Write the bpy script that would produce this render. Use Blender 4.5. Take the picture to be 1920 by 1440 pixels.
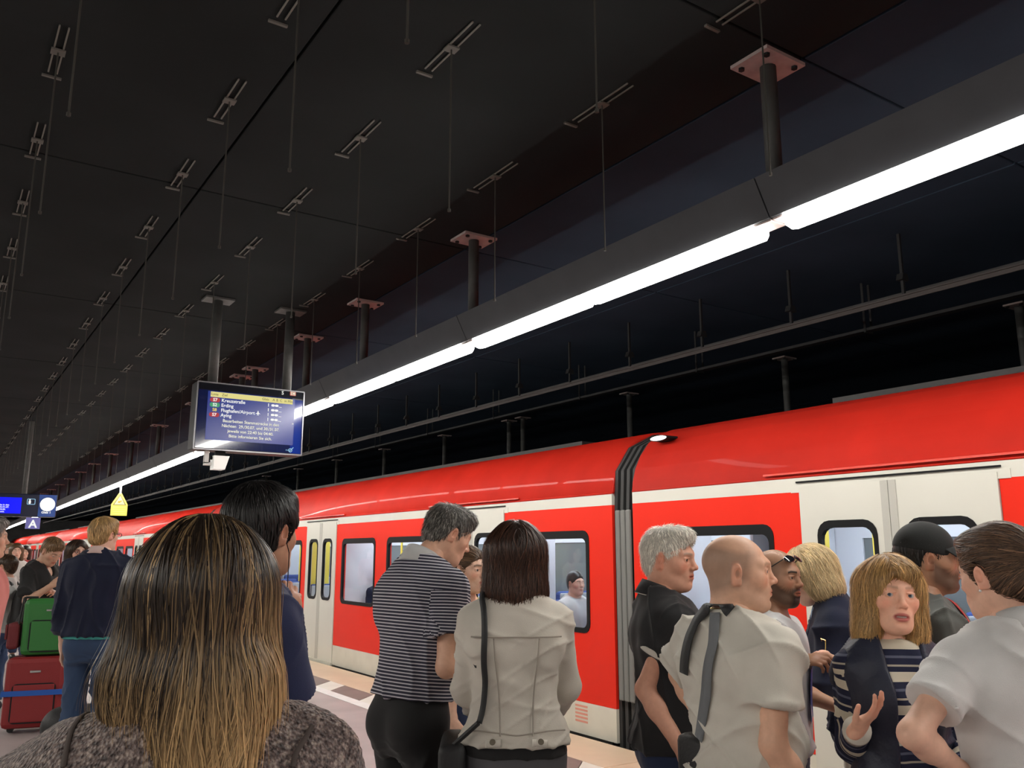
import bpy, math, random
import numpy as np
from mathutils import Vector, Matrix

random.seed(7)
rng = np.random.default_rng(11)
for o in list(bpy.data.objects):
    bpy.data.objects.remove(o)
SC = bpy.context.scene
COL = SC.collection

# ------------------------------------------------------------------ camera
EYE = 1.62
cam = bpy.data.cameras.new('camera')
cam.lens = 30.0
cam.sensor_width = 36.0
cam.clip_start = 0.05
cam_o = bpy.data.objects.new('camera', cam)
COL.objects.link(cam_o)
cam_o.location = (0, 0, EYE)
cam_o.rotation_euler = (math.radians(90 + 11.2), 0, math.radians(-33.87))
SC.camera = cam_o

# ------------------------------------------------------------------ world, exposure, lamp strength
wd = bpy.data.worlds.new('world')
SC.world = wd
wd.use_nodes = True
wd.node_tree.nodes['Background'].inputs[0].default_value = (0.02, 0.02, 0.022, 1)
wd.node_tree.nodes['Background'].inputs[1].default_value = 0.3
SC.view_settings.view_transform = 'Standard'
SC.view_settings.look = 'None'
SC.view_settings.gamma = 1.0
SC.view_settings.exposure = 0.0
SC.view_settings.use_curve_mapping = False
SC.cycles.use_adaptive_sampling = True
SC.cycles.adaptive_threshold = .03
SC.cycles.max_bounces = 6
SC.cycles.diffuse_bounces = 3
SC.cycles.glossy_bounces = 3
SC.cycles.transmission_bounces = 3
SC.cycles.transparent_max_bounces = 12
SC.cycles.caustics_reflective = False
SC.cycles.caustics_refractive = False
LAMP = 45.0          # radiance of the fluorescent diffusers over the platform
LAMP_FAR = 58.0      # the row over the other platform edge, behind the camera
CAR_LAMP = 20.0       # strip lights inside the train
CEIL = 4.30

# ------------------------------------------------------------------ camera helper: pixel of the photo -> place
_F = 1600.0
_a, _p = math.radians(33.87), math.radians(11.2)
_fw = np.array([math.sin(_a) * math.cos(_p), math.cos(_a) * math.cos(_p), math.sin(_p)])
_rt = np.array([math.cos(_a), -math.sin(_a), 0.0])
_up = np.cross(_rt, _fw)
_cc = np.array([0, 0, EYE])
def ray(x, y):
    return _fw * _F + _rt * (x - 960) + _up * (720 - y)
def at_depth(x, y, d):
    return _cc + ray(x, y) * (d / _F)
def at_z(x, y, z):
    r = ray(x, y); return _cc + r * ((z - EYE) / r[2])
def at_y(x, y, Y):
    r = ray(x, y); return _cc + r * (Y / r[1])

# ------------------------------------------------------------------ materials
MATS = {}
def mat(name, col=(.5, .5, .5), rough=.6, metal=0.0, spec=.5, noise=None, bump=None, emit=None, sheen=0.0,
        attr=None, coat=0.0, trans=0.0, var=None):
    """noise=(scale, amount): colour mottling; bump=(scale, strength); attr: colour attribute name"""
    if name in MATS:
        return MATS[name]
    m = bpy.data.materials.new(name); m.use_nodes = True
    nt = m.node_tree; b = nt.nodes['Principled BSDF']; L = nt.links.new
    b.inputs['Base Color'].default_value = (*col, 1)
    b.inputs['Roughness'].default_value = rough
    b.inputs['Metallic'].default_value = metal
    b.inputs['Specular IOR Level'].default_value = spec
    b.inputs['Sheen Weight'].default_value = sheen
    b.inputs['Coat Weight'].default_value = coat
    b.inputs['Transmission Weight'].default_value = trans
    if emit:
        b.inputs['Emission Color'].default_value = (*emit[0], 1)
        b.inputs['Emission Strength'].default_value = emit[1]
    src = None
    if attr:
        a = nt.nodes.new('ShaderNodeAttribute'); a.attribute_name = attr; src = a.outputs['Color']
        L(src, b.inputs['Base Color'])
    if noise or bump:
        tc = nt.nodes.new('ShaderNodeTexCoord')
    if noise:
        n = nt.nodes.new('ShaderNodeTexNoise'); n.inputs['Scale'].default_value = noise[0]; n.inputs['Detail'].default_value = 5
        L(tc.outputs['Object'], n.inputs['Vector'])
        r = nt.nodes.new('ShaderNodeMapRange'); r.inputs['From Min'].default_value = .3; r.inputs['From Max'].default_value = .7
        r.inputs['To Min'].default_value = 1 - noise[1]; r.inputs['To Max'].default_value = 1 + noise[1]
        L(n.outputs['Fac'], r.inputs['Value'])
        x = nt.nodes.new('ShaderNodeVectorMath'); x.operation = 'SCALE'
        if src: L(src, x.inputs[0])
        else: x.inputs[0].default_value = col
        L(r.outputs['Result'], x.inputs['Scale']); L(x.outputs[0], b.inputs['Base Color'])
    if bump:
        n = nt.nodes.new('ShaderNodeTexNoise'); n.inputs['Scale'].default_value = bump[0]; n.inputs['Detail'].default_value = 4
        L(tc.outputs['Object'], n.inputs['Vector'])
        bp = nt.nodes.new('ShaderNodeBump'); bp.inputs['Strength'].default_value = bump[1]; bp.inputs['Distance'].default_value = .01 if bump[0] < 200 else .0025
        L(n.outputs['Fac'], bp.inputs['Height']); L(bp.outputs[0], b.inputs['Normal'])
    MATS[name] = m
    return m

def emis(name, col, s):
    if name in MATS: return MATS[name]
    m = bpy.data.materials.new(name); m.use_nodes = True
    nt = m.node_tree; nt.nodes.clear()
    e = nt.nodes.new('ShaderNodeEmission'); e.inputs[0].default_value = (*col, 1); e.inputs[1].default_value = s
    o = nt.nodes.new('ShaderNodeOutputMaterial'); nt.links.new(e.outputs[0], o.inputs[0])
    MATS[name] = m
    return m

def glass(name, tint=(.92, .95, .97), refl=.06):
    """thin pane: clear with a Fresnel reflection"""
    if name in MATS: return MATS[name]
    m = bpy.data.materials.new(name); m.use_nodes = True
    nt = m.node_tree; nt.nodes.clear(); L = nt.links.new
    t = nt.nodes.new('ShaderNodeBsdfTransparent'); t.inputs[0].default_value = (*tint, 1)
    g = nt.nodes.new('ShaderNodeBsdfGlossy'); g.inputs['Roughness'].default_value = .03
    lw = nt.nodes.new('ShaderNodeLayerWeight')
    pw = nt.nodes.new('ShaderNodeMath'); pw.operation = 'POWER'; pw.inputs[1].default_value = 4.0; L(lw.outputs['Facing'], pw.inputs[0])
    f = nt.nodes.new('ShaderNodeMath'); f.operation = 'MULTIPLY_ADD'; f.inputs[1].default_value = .45; f.inputs[2].default_value = refl * .6; L(pw.outputs[0], f.inputs[0])
    mx = nt.nodes.new('ShaderNodeMixShader'); o = nt.nodes.new('ShaderNodeOutputMaterial')
    L(f.outputs[0], mx.inputs[0]); L(t.outputs[0], mx.inputs[1]); L(g.outputs[0], mx.inputs[2]); L(mx.outputs[0], o.inputs[0])
    MATS[name] = m
    return m

# ------------------------------------------------------------------ object helpers
def tag(o, label=None, cat=None, group=None, kind=None):
    if label: o['label'] = label
    if cat: o['category'] = cat
    if group: o['group'] = group
    if kind: o['kind'] = kind
    return o

def empty(name, loc=(0, 0, 0), rz=0.0):
    o = bpy.data.objects.new(name, None); COL.objects.link(o)
    o.location = loc; o.rotation_euler = (0, 0, rz); o.empty_display_size = .1
    return o

def link(name, me, parent=None, loc=None, rz=None):
    o = bpy.data.objects.new(name, me); COL.objects.link(o)
    if parent is not None: o.parent = parent
    if loc is not None: o.location = loc
    if rz is not None: o.rotation_euler = (0, 0, rz)
    return o

def copy_tree(src, parent=None):
    c = src.copy(); COL.objects.link(c); c.parent = parent
    for ch in list(src.children):
        copy_tree(ch, c)
    return c

class MB:
    """collects boxes, prisms, tubes; .mesh() makes one mesh, .build() one object"""
    def __init__(s): s.v = []; s.f = []; s.m = []; s.mi = 0
    def add(s, V, F):
        n = len(s.v); s.v += [tuple(map(float, p)) for p in V]
        for f in F: s.f.append([i + n for i in f]); s.m.append(s.mi)
        return s
    def box(s, x0, x1, y0, y1, z0, z1):
        V = [(x, y, z) for x in (x0, x1) for y in (y0, y1) for z in (z0, z1)]
        return s.add(V, [(0, 1, 3, 2), (4, 6, 7, 5), (0, 4, 5, 1), (2, 3, 7, 6), (0, 2, 6, 4), (1, 5, 7, 3)])
    def bbox(s, x0, x1, y0, y1, z0, z1, b):
        """box with bevelled edges"""
        import bmesh
        bm = bmesh.new(); bmesh.ops.create_cube(bm, size=1)
        for v in bm.verts:
            v.co = ((x0 + x1) / 2 + v.co.x * (x1 - x0), (y0 + y1) / 2 + v.co.y * (y1 - y0), (z0 + z1) / 2 + v.co.z * (z1 - z0))
        bmesh.ops.bevel(bm, geom=bm.edges[:], offset=b, segments=2, profile=.5, affect='EDGES')
        bm.verts.index_update()
        s.add([v.co[:] for v in bm.verts], [[v.index for v in f.verts] for f in bm.faces]); bm.free()
        return s
    def prism(s, poly, axis, a, b):
        """closed polygon (2-D) pushed along an axis from a to b"""
        n = len(poly)
        def P(p, t): return {'x': (t, p[0], p[1]), 'y': (p[0], t, p[1]), 'z': (p[0], p[1], t)}[axis]
        V = [P(p, a) for p in poly] + [P(p, b) for p in poly]
        F = [[i, (i + 1) % n, n + (i + 1) % n, n + i] for i in range(n)] + [list(range(n))[::-1], list(range(n, 2 * n))]
        return s.add(V, F)
    def ring(s, outer, inner, axis, a, b):
        """frame between two loops with as many points each, pushed along an axis"""
        n = len(outer)
        def P(p, t): return {'x': (t, p[0], p[1]), 'y': (p[0], t, p[1]), 'z': (p[0], p[1], t)}[axis]
        V = [P(p, a) for p in outer] + [P(p, a) for p in inner] + [P(p, b) for p in outer] + [P(p, b) for p in inner]
        F = []
        for i in range(n):
            j = (i + 1) % n
            F += [[i, j, n + j, n + i], [2 * n + i, 3 * n + i, 3 * n + j, 2 * n + j], [i, 2 * n + i, 2 * n + j, j], [n + i, n + j, 3 * n + j, 3 * n + i]]
        return s.add(V, F)
    def tube(s, p, q, r, n=8, r2=None):
        p, q = Vector(p), Vector(q); d = (q - p).normalized()
        u = d.orthogonal().normalized(); w = d.cross(u); r2 = r if r2 is None else r2
        V = []
        for c, rr in ((p, r), (q, r2)):
            for i in range(n):
                t = 2 * math.pi * i / n; V.append(c + (u * math.cos(t) + w * math.sin(t)) * rr)
        F = [[i, (i + 1) % n, n + (i + 1) % n, n + i] for i in range(n)] + [list(range(n))[::-1], list(range(n, 2 * n))]
        return s.add(V, F)
    def mesh(s, name, *mats, smooth=False):
        me = bpy.data.meshes.new(name); me.from_pydata(s.v, [], s.f)
        for m in mats: me.materials.append(m)
        if len(mats) > 1: me.polygons.foreach_set('material_index', s.m)
        import bmesh
        bm = bmesh.new(); bm.from_mesh(me); bmesh.ops.recalc_face_normals(bm, faces=bm.faces[:]); bm.to_mesh(me); bm.free()
        if smooth: me.shade_smooth()
        me.update(); return me
    def build(s, name, m, parent=None, smooth=False, loc=None):
        mm = m if isinstance(m, (list, tuple)) else [m]
        return link(name, s.mesh(name, *mm, smooth=smooth), parent, loc)

def rrect(x0, x1, z0, z1, r, n=4):
    pts = []
    for cx, cz, a0 in ((x1 - r, z1 - r, 0), (x0 + r, z1 - r, 90), (x0 + r, z0 + r, 180), (x1 - r, z0 + r, 270)):
        for i in range(n + 1):
            t = math.radians(a0 + 90 * i / n); pts.append((cx + r * math.cos(t), cz + r * math.sin(t)))
    return pts

def disc(cx, cz, r, n=24, rz=None):
    return [(cx + r * math.cos(2 * math.pi * i / n), cz + (rz or r) * math.sin(2 * math.pi * i / n)) for i in range(n)]

def text(s, size, loc, m, parent, name='lettering', align='LEFT', sx=1.0, rz=0.0, bold=0.0):
    """flat lettering facing -Y"""
    cu = bpy.data.curves.new(name, 'FONT'); cu.body = s; cu.size = size; cu.align_x = align; cu.extrude = .0008; cu.offset = bold
    cu.resolution_u = 3
    o = bpy.data.objects.new(name, cu); COL.objects.link(o)
    bpy.context.view_layer.update()
    me = bpy.data.meshes.new_from_object(o.evaluated_get(bpy.context.evaluated_depsgraph_get()))
    bpy.data.objects.remove(o); bpy.data.curves.remove(cu)
    me.name = name; me.materials.clear(); me.materials.append(m)
    t = link(name, me, parent, loc); t.rotation_euler = (math.pi / 2, 0, rz); t.scale = (sx, 1, 1)
    return t

# ================================================================== SETTING
M_asph = mat('platform_asphalt', (.37, .315, .305), .42, spec=.5, noise=(1.6, .16), bump=(60, .12))
M_beige = mat('edge_stone', (.62, .49, .35), .45, noise=(2.2, .07), bump=(40, .05))
M_wtile = mat('white_tile', (.66, .65, .58), .45, noise=(5, .06))
M_dtile = mat('brown_tile', (.17, .13, .115), .5, noise=(4, .15))
M_wline = mat('white_paint', (.72, .71, .69), .5, noise=(8, .05))
M_conc = mat('dark_concrete', (.14, .14, .14), .9, noise=(1.5, .2))
M_ceil = mat('dark_ceiling', (.0170, .0190, .0198), .85, spec=.04, noise=(.9, .18), bump=(20, .1))
M_ceil_lit = mat('track_ceiling_lit', (.024, .036, .054), .85, spec=.04, noise=(.9, .18), bump=(20, .1))  # lighter, bluer ceiling copy: light above the track is put into the colour
M_ballast = mat('track_ballast', (.04, .037, .034), .95, noise=(14, .5), bump=(18, .8))
M_steel = mat('dull_steel', (.30, .29, .28), .5, .6, noise=(12, .2))
M_pole = mat('grey_painted_tube', (.06, .06, .058), .6, noise=(9, .25))
M_plate = mat('plate_primer', (.36, .29, .28), .6, noise=(14, .15))
M_black = mat('black_plastic', (.012, .012, .013), .45)
M_dark = mat('dark_metal', (.016, .016, .017), .6, .0, .15)
M_white = mat('white_enamel', (.78, .78, .76), .4)

# platform: X -6 .. 5.05, asphalt up to the painted line
Y0, Y1 = -12.0, 82.0
b = MB(); b.box(-6.0, 4.03, Y0, Y1, -.35, 0.0)
floor = tag(b.build('floor', M_asph), 'grey brown asphalt platform floor', kind='structure')
b = MB(); b.box(4.03, 5.0, Y0, Y1, -1.1, -.03); b.box(-6.6, -6.0, Y0, Y1, -1.1, 0.0); b.build('platform_core', M_conc, floor)
b = MB(); b.box(4.03, 4.172, 0, 4.0, -.03, .004); me_l = b.mesh('painted_line', M_wline)
for k in range(int((Y1 - Y0) / 4)):
    link('painted_line', me_l, floor, (0, Y0 + 4 * k, 0))
def slant(y0, y1):
    b = MB(); b.prism([(4.178, y0 - .29), (4.486, y0), (4.486, y1), (4.178, y1 - .29)], 'z', -.03, .0015); return b
me_w = slant(.006, .454).mesh('white_tile', M_wtile); me_d = slant(.466, 1.29).mesh('brown_tile', M_dtile)
for k in range(-5, 48):
    link('white_tile', me_w, floor, (0, 9.12 + 1.3 * (k - 6), 0)); link('brown_tile', me_d, floor, (0, 9.12 + 1.3 * (k - 6), 0))
b = MB(); b.bbox(4.492, 5.06, .006, 7.994, -.14, .002, .004); me_s = b.mesh('edge_slab', M_beige)
for k in range(-2, 10):
    link('edge_slab', me_s, floor, (0, 5.42 + 8 * k, 0))
# trackbed, walls, ceiling
b = MB(); b.box(4.9, 18.0, Y0, Y1, -1.4, -1.1); tag(b.build('floor_trackbed', M_ballast), 'dark ballast of the track bed', kind='structure')
b = MB(); b.box(-12.0, -6.5, Y0, Y1, -1.4, -1.1); tag(b.build('floor_trackbed_far', M_ballast), 'dark ballast of the second track bed', kind='structure')
b = MB(); b.box(17.5, 17.9, Y0, Y1, -1.2, CEIL); tag(b.build('wall_right', M_conc), 'dark tunnel wall beyond the train', kind='structure')
b = MB(); b.box(-10.4, -10.0, Y0, Y1, -1.2, CEIL); tag(b.build('wall_left', M_conc), 'dark tunnel wall behind the camera', kind='structure')
b = MB(); b.box(-10.2, 17.7, Y1 - .3, Y1, -1.2, CEIL); tag(b.build('wall_far', M_conc), 'dark end wall of the platform hall', kind='structure')
b = MB(); b.box(-10.2, 17.7, Y0, Y0 + .3, -1.2, CEIL); tag(b.build('wall_near', M_conc), 'dark end wall behind the camera', kind='structure')
b = MB(); b.box(-10.4, 17.9, Y0, Y1, CEIL + .03, CEIL + .3)
ceil = tag(b.build('ceiling', M_ceil), 'black painted ceiling of the underground station', kind='structure')
b = MB(); b.bbox(.008, 2.312, .008, 3.632, CEIL, CEIL + .05, .006); me_p = b.mesh('ceiling_panel', M_ceil); me_p_lit = b.mesh('ceiling_panel', M_ceil_lit)
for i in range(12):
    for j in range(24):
        link('ceiling_panel', me_p if i < 6 else me_p_lit, ceil, (-10.2 + 2.32 * i, -11.9 + 3.64 * j, 0))

# hanging rods on the ceiling grid, each with a slotted rail and a small plate
M_rod = mat('rod_steel', (.045, .043, .038), .6, .0, .2)
M_rail = mat('slotted_rail', (.14, .135, .12), .6, .0, .2)
M_rplate = mat('rod_plate', (.11, .105, .095), .6, .0, .2)
def make_rod():
    r = empty('hanging_rod')
    b = MB(); b.tube((0, 0, CEIL - .93), (0, 0, CEIL - .009), .0045, 6); b.tube((0, 0, CEIL - .945), (0, 0, CEIL - .93), .009, 6); b.build('threaded_rod', M_rod, r)
    b = MB(); b.box(-.035, .035, -.03, .03, CEIL - .018, CEIL - .008); b.build('rod_plate', M_rplate, r)
    for sx in (-.022, .022):
        b = MB(); b.box(sx - .004, sx + .004, -.26, .26, CEIL - .008, CEIL - .001); b.build('slotted_rail', M_rail, r)
    b = MB(); b.box(-.05, .05, .30, .318, CEIL - .012, CEIL - .001); b.build('rail_clip', M_rplate, r)
    tag(r, 'x', 'rod', 'hanging rods under the ceiling')
    return r
rod0 = make_rod()
XS = (0.28, 1.20, 2.05, 3.10)
k_ = 0
for ix, rx in enumerate(XS):
    for k in range(-1, 20):
        o = rod0 if k_ == 0 else copy_tree(rod0)
        o.location = (rx + .012 * k, 3.64 + 1.215 * k, 0)
        o['label'] = 'thin steel rod hanging from the dark ceiling under a small plate'
        k_ += 1

# ------------------------------------------------------------------ light troughs
M_trough = mat('trough_sheet', (.050, .053, .060), .5, .0, .25, noise=(6, .06))
M_diff = emis('lamp_diffuser', (1.0, .965, .90), LAMP)
M_diff2 = emis('lamp_diffuser_far', (1.0, .955, .88), LAMP_FAR)
ZL = 3.37
def make_trough(md):
    r = empty('light_trough')
    b = MB(); b.prism([(-.075, ZL), (.075, ZL), (.18, ZL + .20), (-.18, ZL + .20)], 'y', .004, 3.196); b.build('housing', M_trough, r)
    for y0 in (.13, 1.67):
        prof = [(-.07, ZL), (-.07, ZL - .03), (-.05, ZL - .062), (0, ZL - .075), (.05, ZL - .062), (.07, ZL - .03), (.07, ZL)]
        b = MB(); b.prism(prof, 'y', y0, y0 + 1.45); b.build('tube_diffuser', md, r)
    b = MB(); b.box(-.06, .06, .006, .125, ZL - .012, ZL - .001); b.build('joint_plate', M_plate, r)
    b = MB(); b.box(-.06, .06, 3.125, 3.194, ZL - .012, ZL - .001); b.build('joint_plate', M_plate, r)
    return r
T0 = make_trough(M_diff); T1 = make_trough(M_diff2)
SKEW = .013
for k in range(-4, 22):
    o = T0 if k == -4 else copy_tree(T0)
    y = 2.85 - .06 + 3.2 * k
    o.location = (3.60 + SKEW * (y - 2.85), y, 0); o.rotation_euler = (0, 0, -SKEW)
    tag(o, {-1: 'nearest bright fluorescent trough, running out of the upper right corner', 0: 'second bright trough from the right, between the two hanger poles with large plates',
            1: 'third bright trough from the right, just right of the departure board', 2: 'bright trough partly hidden behind the departure board', 3: 'bright trough coming out left of the departure board',
            4: 'bright trough next left after the one leaving the departure board', 5: 'bright trough just right of the yellow warning sign', 6: 'bright trough from which the yellow warning sign hangs'}.get(k,
            'bright fluorescent trough far down the row above the platform' if k > 6 else 'fluorescent trough of the row, overhead beside the camera'), 'lamp', 'fluorescent troughs above the platform')
for k in range(-4, 22):
    o = T1 if k == -4 else copy_tree(T1)
    o.location = (-4.0, 2.85 + 3.2 * k, 0)
    tag(o, 'fluorescent trough in the row above the other platform edge', 'lamp', 'fluorescent troughs above the far edge')

# hanging poles with bolted ceiling plates
def make_pole(zb, w=.16):
    r = empty('hanger_pole')
    b = MB(); b.tube((0, 0, zb), (0, 0, CEIL - .02), .045, 14); b.build('pole', M_pole, r, smooth=True)
    b = MB(); b.box(-w, w, -w * .8, w * .8, CEIL - .022, CEIL - .002); b.build('ceiling_plate', M_plate, r)
    for sx in (-1, 1):
        for sy in (-1, 1):
            b = MB(); b.tube((sx * w * .72, sy * w * .55, CEIL - .036), (sx * w * .72, sy * w * .55, CEIL - .022), .018, 6); b.build('bolt', M_dark, r)
    return r
pl0 = make_pole(ZL + .202)
ys = [2.80, 6.02, 8.34, 10.14, 12.36, 13.03] + [16.0 + 3.2 * k for k in range(14)] + [-.4, -3.6]
for i, y in enumerate(ys):
    o = pl0 if i == 0 else copy_tree(pl0)
    o.location = (3.60 + SKEW * (y - 2.85), y, 0)
    tag(o, ('nearest round grey hanger pole with bolted plate, holding the light row' if i == 0 else
            'second hanger pole of the light row, with a pale bolted plate' if i == 1 else
            'third hanger pole of the light row, upper right of the departure board' if i == 2 else
            'fourth hanger pole of the light row, just above the right end of the departure board' if i == 3 else
            'hanger pole of the light row, behind the poles of the departure board' if i in (4, 5) else
            'round grey hanger pole far down the receding light row' if y > 0 else 'hanger pole of the light row, overhead beside the camera'), 'pole', 'hanger poles of the light row')
pl1 = make_pole(2.9, .13)
for i, y in enumerate([4.4, 7.55, 10.8, 14.0, 14.5, 17.2, 20.4, 23.6, 26.8, 30.0]):
    o = pl1 if i == 0 else copy_tree(pl1)
    o.location = (9.66, y, 0)
    tag(o, 'hanger pole seen above the roof of the red train', 'pole', 'hanger poles beyond the train')

# overhead conductor rail above the train
cr = empty('conductor_rail', (6.6, 0, 0))
b = MB(); b.box(-.02, .02, -11, 70, 3.745, 3.76); b.box(-.006, .006, -11, 70, 3.71, 3.745); b.build('rail', mat('rail_metal', (.05, .042, .040), .5, .0, .2), cr)
b = MB(); b.box(-.012, .012, -.012, .012, 3.76, 3.88); b.prism([(-.05, 3.88), (.05, 3.88), (.03, 3.94), (-.03, 3.94)], 'y', -.03, .03); b.box(-.012, .012, -.012, .012, 3.94, CEIL - .002)
me_h = b.mesh('hanger', M_dark)
for k in range(52): link('hanger', me_h, cr, (0, -3 + 1.15 * k, 0))
b = MB(); b.box(.30, .34, -11, 70, 3.84, 3.88); b.build('feeder_cable', M_black, cr)
tag(cr, 'overhead conductor rail with hangers running above the train', 'rail')
ct = empty('cable_tray', (7.6, 0, 0))
b = MB(); b.box(-.05, .05, -11, 70, 3.80, 3.81); b.box(-.05, -.045, -11, 70, 3.81, 3.83); b.box(.045, .05, -11, 70, 3.81, 3.83); b.build('tray', M_dark, ct)
b = MB(); b.box(-.06, .06, -.012, .012, 3.785, 3.80); b.box(-.06, -.052, -.012, .012, 3.80, CEIL - .002); b.box(.052, .06, -.012, .012, 3.80, CEIL - .002); me_b = b.mesh('bracket', M_dark)
for k in range(26): link('bracket', me_b, ct, (0, -2 + 2.3 * k, 0))
tag(ct, 'dark cable tray under the ceiling beyond the train', 'cable tray')

# ------------------------------------------------------------------ departure board
def hang_poles(parent, x0, x1, y, z0):
    for x in (x0, x1):
        b = MB(); b.tube((x, y, z0), (x, y, CEIL - .02), .05, 12); b.build('pole', M_pole, parent, smooth=True)
        b = MB(); b.box(x - .15, x + .15, y - .11, y + .11, CEIL - .022, CEIL - .002); b.build('ceiling_plate', M_pole, parent)
M_scr = mat('screen_blue', (.004, .010, .075), .25, emit=((.012, .036, .30), .55))
M_bez = mat('board_blue', (.006, .02, .16), .12, coat=1.0, emit=((.004, .03, .30), .22))
M_bezd = mat('board_black', (.010, .011, .016), .10, coat=1.0)
M_txtw = emis('text_white', (.95, .95, .92), 1.0)
M_txtp = emis('text_cream', (.80, .79, .64), 1.15)
M_yel = emis('text_yellow', (.80, .72, .28), .95)
M_txtd = mat('text_dark', (.10, .09, .03), .6)
M_redl = emis('logo_red', (.75, .10, .06), .6)
bd = empty('departure_board', (0, 9.0, 0))
BX0, BX1, BZ0, BZ1 = 2.12, 3.27, 2.66, 3.37
b = MB(); b.bbox(BX0, BX1, .0, .22, BZ0, BZ1, .012); b.build('housing', M_black, bd)
b = MB(); b.box(BX0 + .02, BX1 - .135, -.004, -.001, BZ0 + .02, BZ1 - .02); b.build('face_panel', mat('board_face', (.008, .012, .05), .10, coat=1.0, emit=((.003, .01, .07), .25)), bd)
b = MB(); b.box(BX1 - .135, BX1 - .012, -.004, -.001, BZ0 + .02, BZ1 - .10); b.build('blue_side_strip', M_bez, bd)
b = MB(); b.box(BX0 + .02, BX1 - .02, -.006, -.002, BZ1 - .085, BZ1 - .015); b.build('top_strip', M_bezd, bd)
b = MB(); b.box(2.235, 3.165, -.008, -.004, 2.767, 3.275); scr = b.build('screen', M_scr, bd)
b = MB(); b.box(2.262, 3.140, -.010, -.0075, 3.215, 3.270); b.build('header_bar', M_yel, bd)
b = MB(); b.ring(rrect(BX0, BX1, BZ0, BZ1, .01), rrect(BX0 + .012, BX1 - .012, BZ0 + .012, BZ1 - .012, .008), 'y', -.016, .0); b.build('frame', mat('board_frame', (.25, .25, .27), .3, .8), bd)
yT = -.012
for s, x in (('Linie', 2.268), ('Ziel', 2.375), ('Gleis', 2.80), ('A', 2.915), ('B', 2.955), ('C', 2.995), ('in Min', 3.045)):
    text(s, .038, (x, yT, 3.232), M_txtd, bd)
rows = [('S7', 'Kreuzstraße', (.55, .07, .08), 3.170), ('S2', 'Erding', (.10, .42, .20), 3.118), ('S8', 'Flughafen/Airport', None, 3.066), ('S7', 'Aying', (.55, .07, .08), 3.014)]
for i, (ln, dest, colr, z) in enumerate(rows):
    if colr:
        b = MB(); b.prism(rrect(2.258, 2.362, z - .008, z + .038, .022), 'y', -.011, -.0085); b.build('line_badge', emis('badge_%d' % (colr[1] > .3), colr, .8), bd)
    text(ln, .046, (2.31, yT - .001, z), emis('text_amber', (.85, .65, .15), 1.0) if colr is None else M_txtw, bd, align='CENTER', bold=.001)
    text(dest, .050, (2.375, yT, z), M_txtw, bd, bold=.0006)
    text('1', .046, (2.862, yT, z - .002), M_txtw, bd, bold=.0016)
    for xx in (2.905, 2.945):
        b = MB(); b.prism(rrect(xx, xx + .038, z + .002, z + .026, .011), 'y', -.011, -.0085); b.build('carriage_mark', M_txtw, bd)
    b = MB(); b.box(2.988, 3.02, -.011, -.0085, z - .001, z + .004); b.build('carriage_mark', M_txtw, bd)
# little aeroplane after Airport
pl = [(0, .026), (.006, .018), (.006, .006), (.024, -.006), (.024, -.011), (.006, -.005), (.005, -.016), (.011, -.021), (.011, -.024), (0, -.021)]
pl = pl + [(-x, z) for x, z in reversed(pl[1:-1])]
b = MB(); b.prism([(2.765 + x, 3.085 + z) for x, z in pl], 'y', -.011, -.0085); b.build('aeroplane_mark', M_txtw, bd)
for i, s in enumerate(('Bauarbeiten Stammstrecke in den', 'Nächten  29./30.07. und 30./31.07.', 'jeweils von 22:40 bis 04:40.', 'Bitte informieren Sie sich.')):
    text(s, .044, (2.70, yT, 2.960 - .052 * i), M_txtp, bd, align='CENTER', bold=.0005)
text('S', .055, (3.010, -.009, 3.315), mat('logo_grey', (.5, .52, .5), .5, emit=((.5, .52, .5), .5)), bd, bold=.0012)
b = MB(); b.prism(rrect(3.105, 3.172, 3.312, 3.362, .006), 'y', -.009, -.006); b.build('logo_plate', M_redl, bd)
b = MB(); b.ring(rrect(3.110, 3.167, 3.317, 3.357, .004), rrect(3.113, 3.164, 3.320, 3.354, .003), 'y', -.0105, -.008); b.build('logo_frame', M_txtp, bd)
text('DB', .034, (3.1385, -.0105, 3.325), M_txtp, bd, align='CENTER', bold=.0012)
M_cyan = emis('logo_cyan', (.35, .62, .85), .8)
b = MB(); b.ring(disc(3.140, 2.712, .022), disc(3.140, 2.712, .014), 'y', -.010, -.006); b.build('round_mark', M_cyan, bd)
b = MB(); b.prism([(3.125, 2.70), (3.131, 2.695), (3.176, 2.742), (3.168, 2.746)], 'y', -.011, -.007); b.build('round_mark_stroke', M_cyan, bd)
text('MVV', .022, (3.088, -.010, 2.703), M_cyan, bd)
b = MB(); b.prism(rrect(3.146, 3.160, 2.995, 3.008, .004), 'y', -.011, -.0085); b.build('dot_mark', M_txtw, bd)
hang_poles(bd, 2.30, 3.10, .1, BZ1)
tag(bd, 'large blue train departure board hanging from two grey poles', 'board')
# loudspeaker / lamp box under the board
sp = empty('loudspeaker', (2.42, 9.08, 0))
b = MB(); b.prism([(-.075, BZ0 - .05), (.085, BZ0 - .05), (.045, BZ0 - .19), (-.07, BZ0 - .19)], 'y', -.06, .08); b.build('horn', mat('speaker_white', (.86, .85, .82), .4, emit=((1, .97, .92), .25)), sp)
b = MB(); b.box(-.155, -.115, -.02, .04, BZ0 - .13, BZ0 - .001); b.box(-.155, -.085, -.02, .04, BZ0 - .15, BZ0 - .12); b.build('bracket', M_white, sp)
b = MB(); b.tube((-.10, .01, BZ0 - .07), (-.07, .01, BZ0 - .07), .02, 10); b.build('hinge', M_dark, sp)
b = MB(); b.box(-.05, .05, -.02, .03, BZ0 - .05, BZ0 - .001); b.build('mount', M_dark, sp)
tag(sp, 'white angled loudspeaker box mounted under the departure board', 'loudspeaker')

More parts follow.
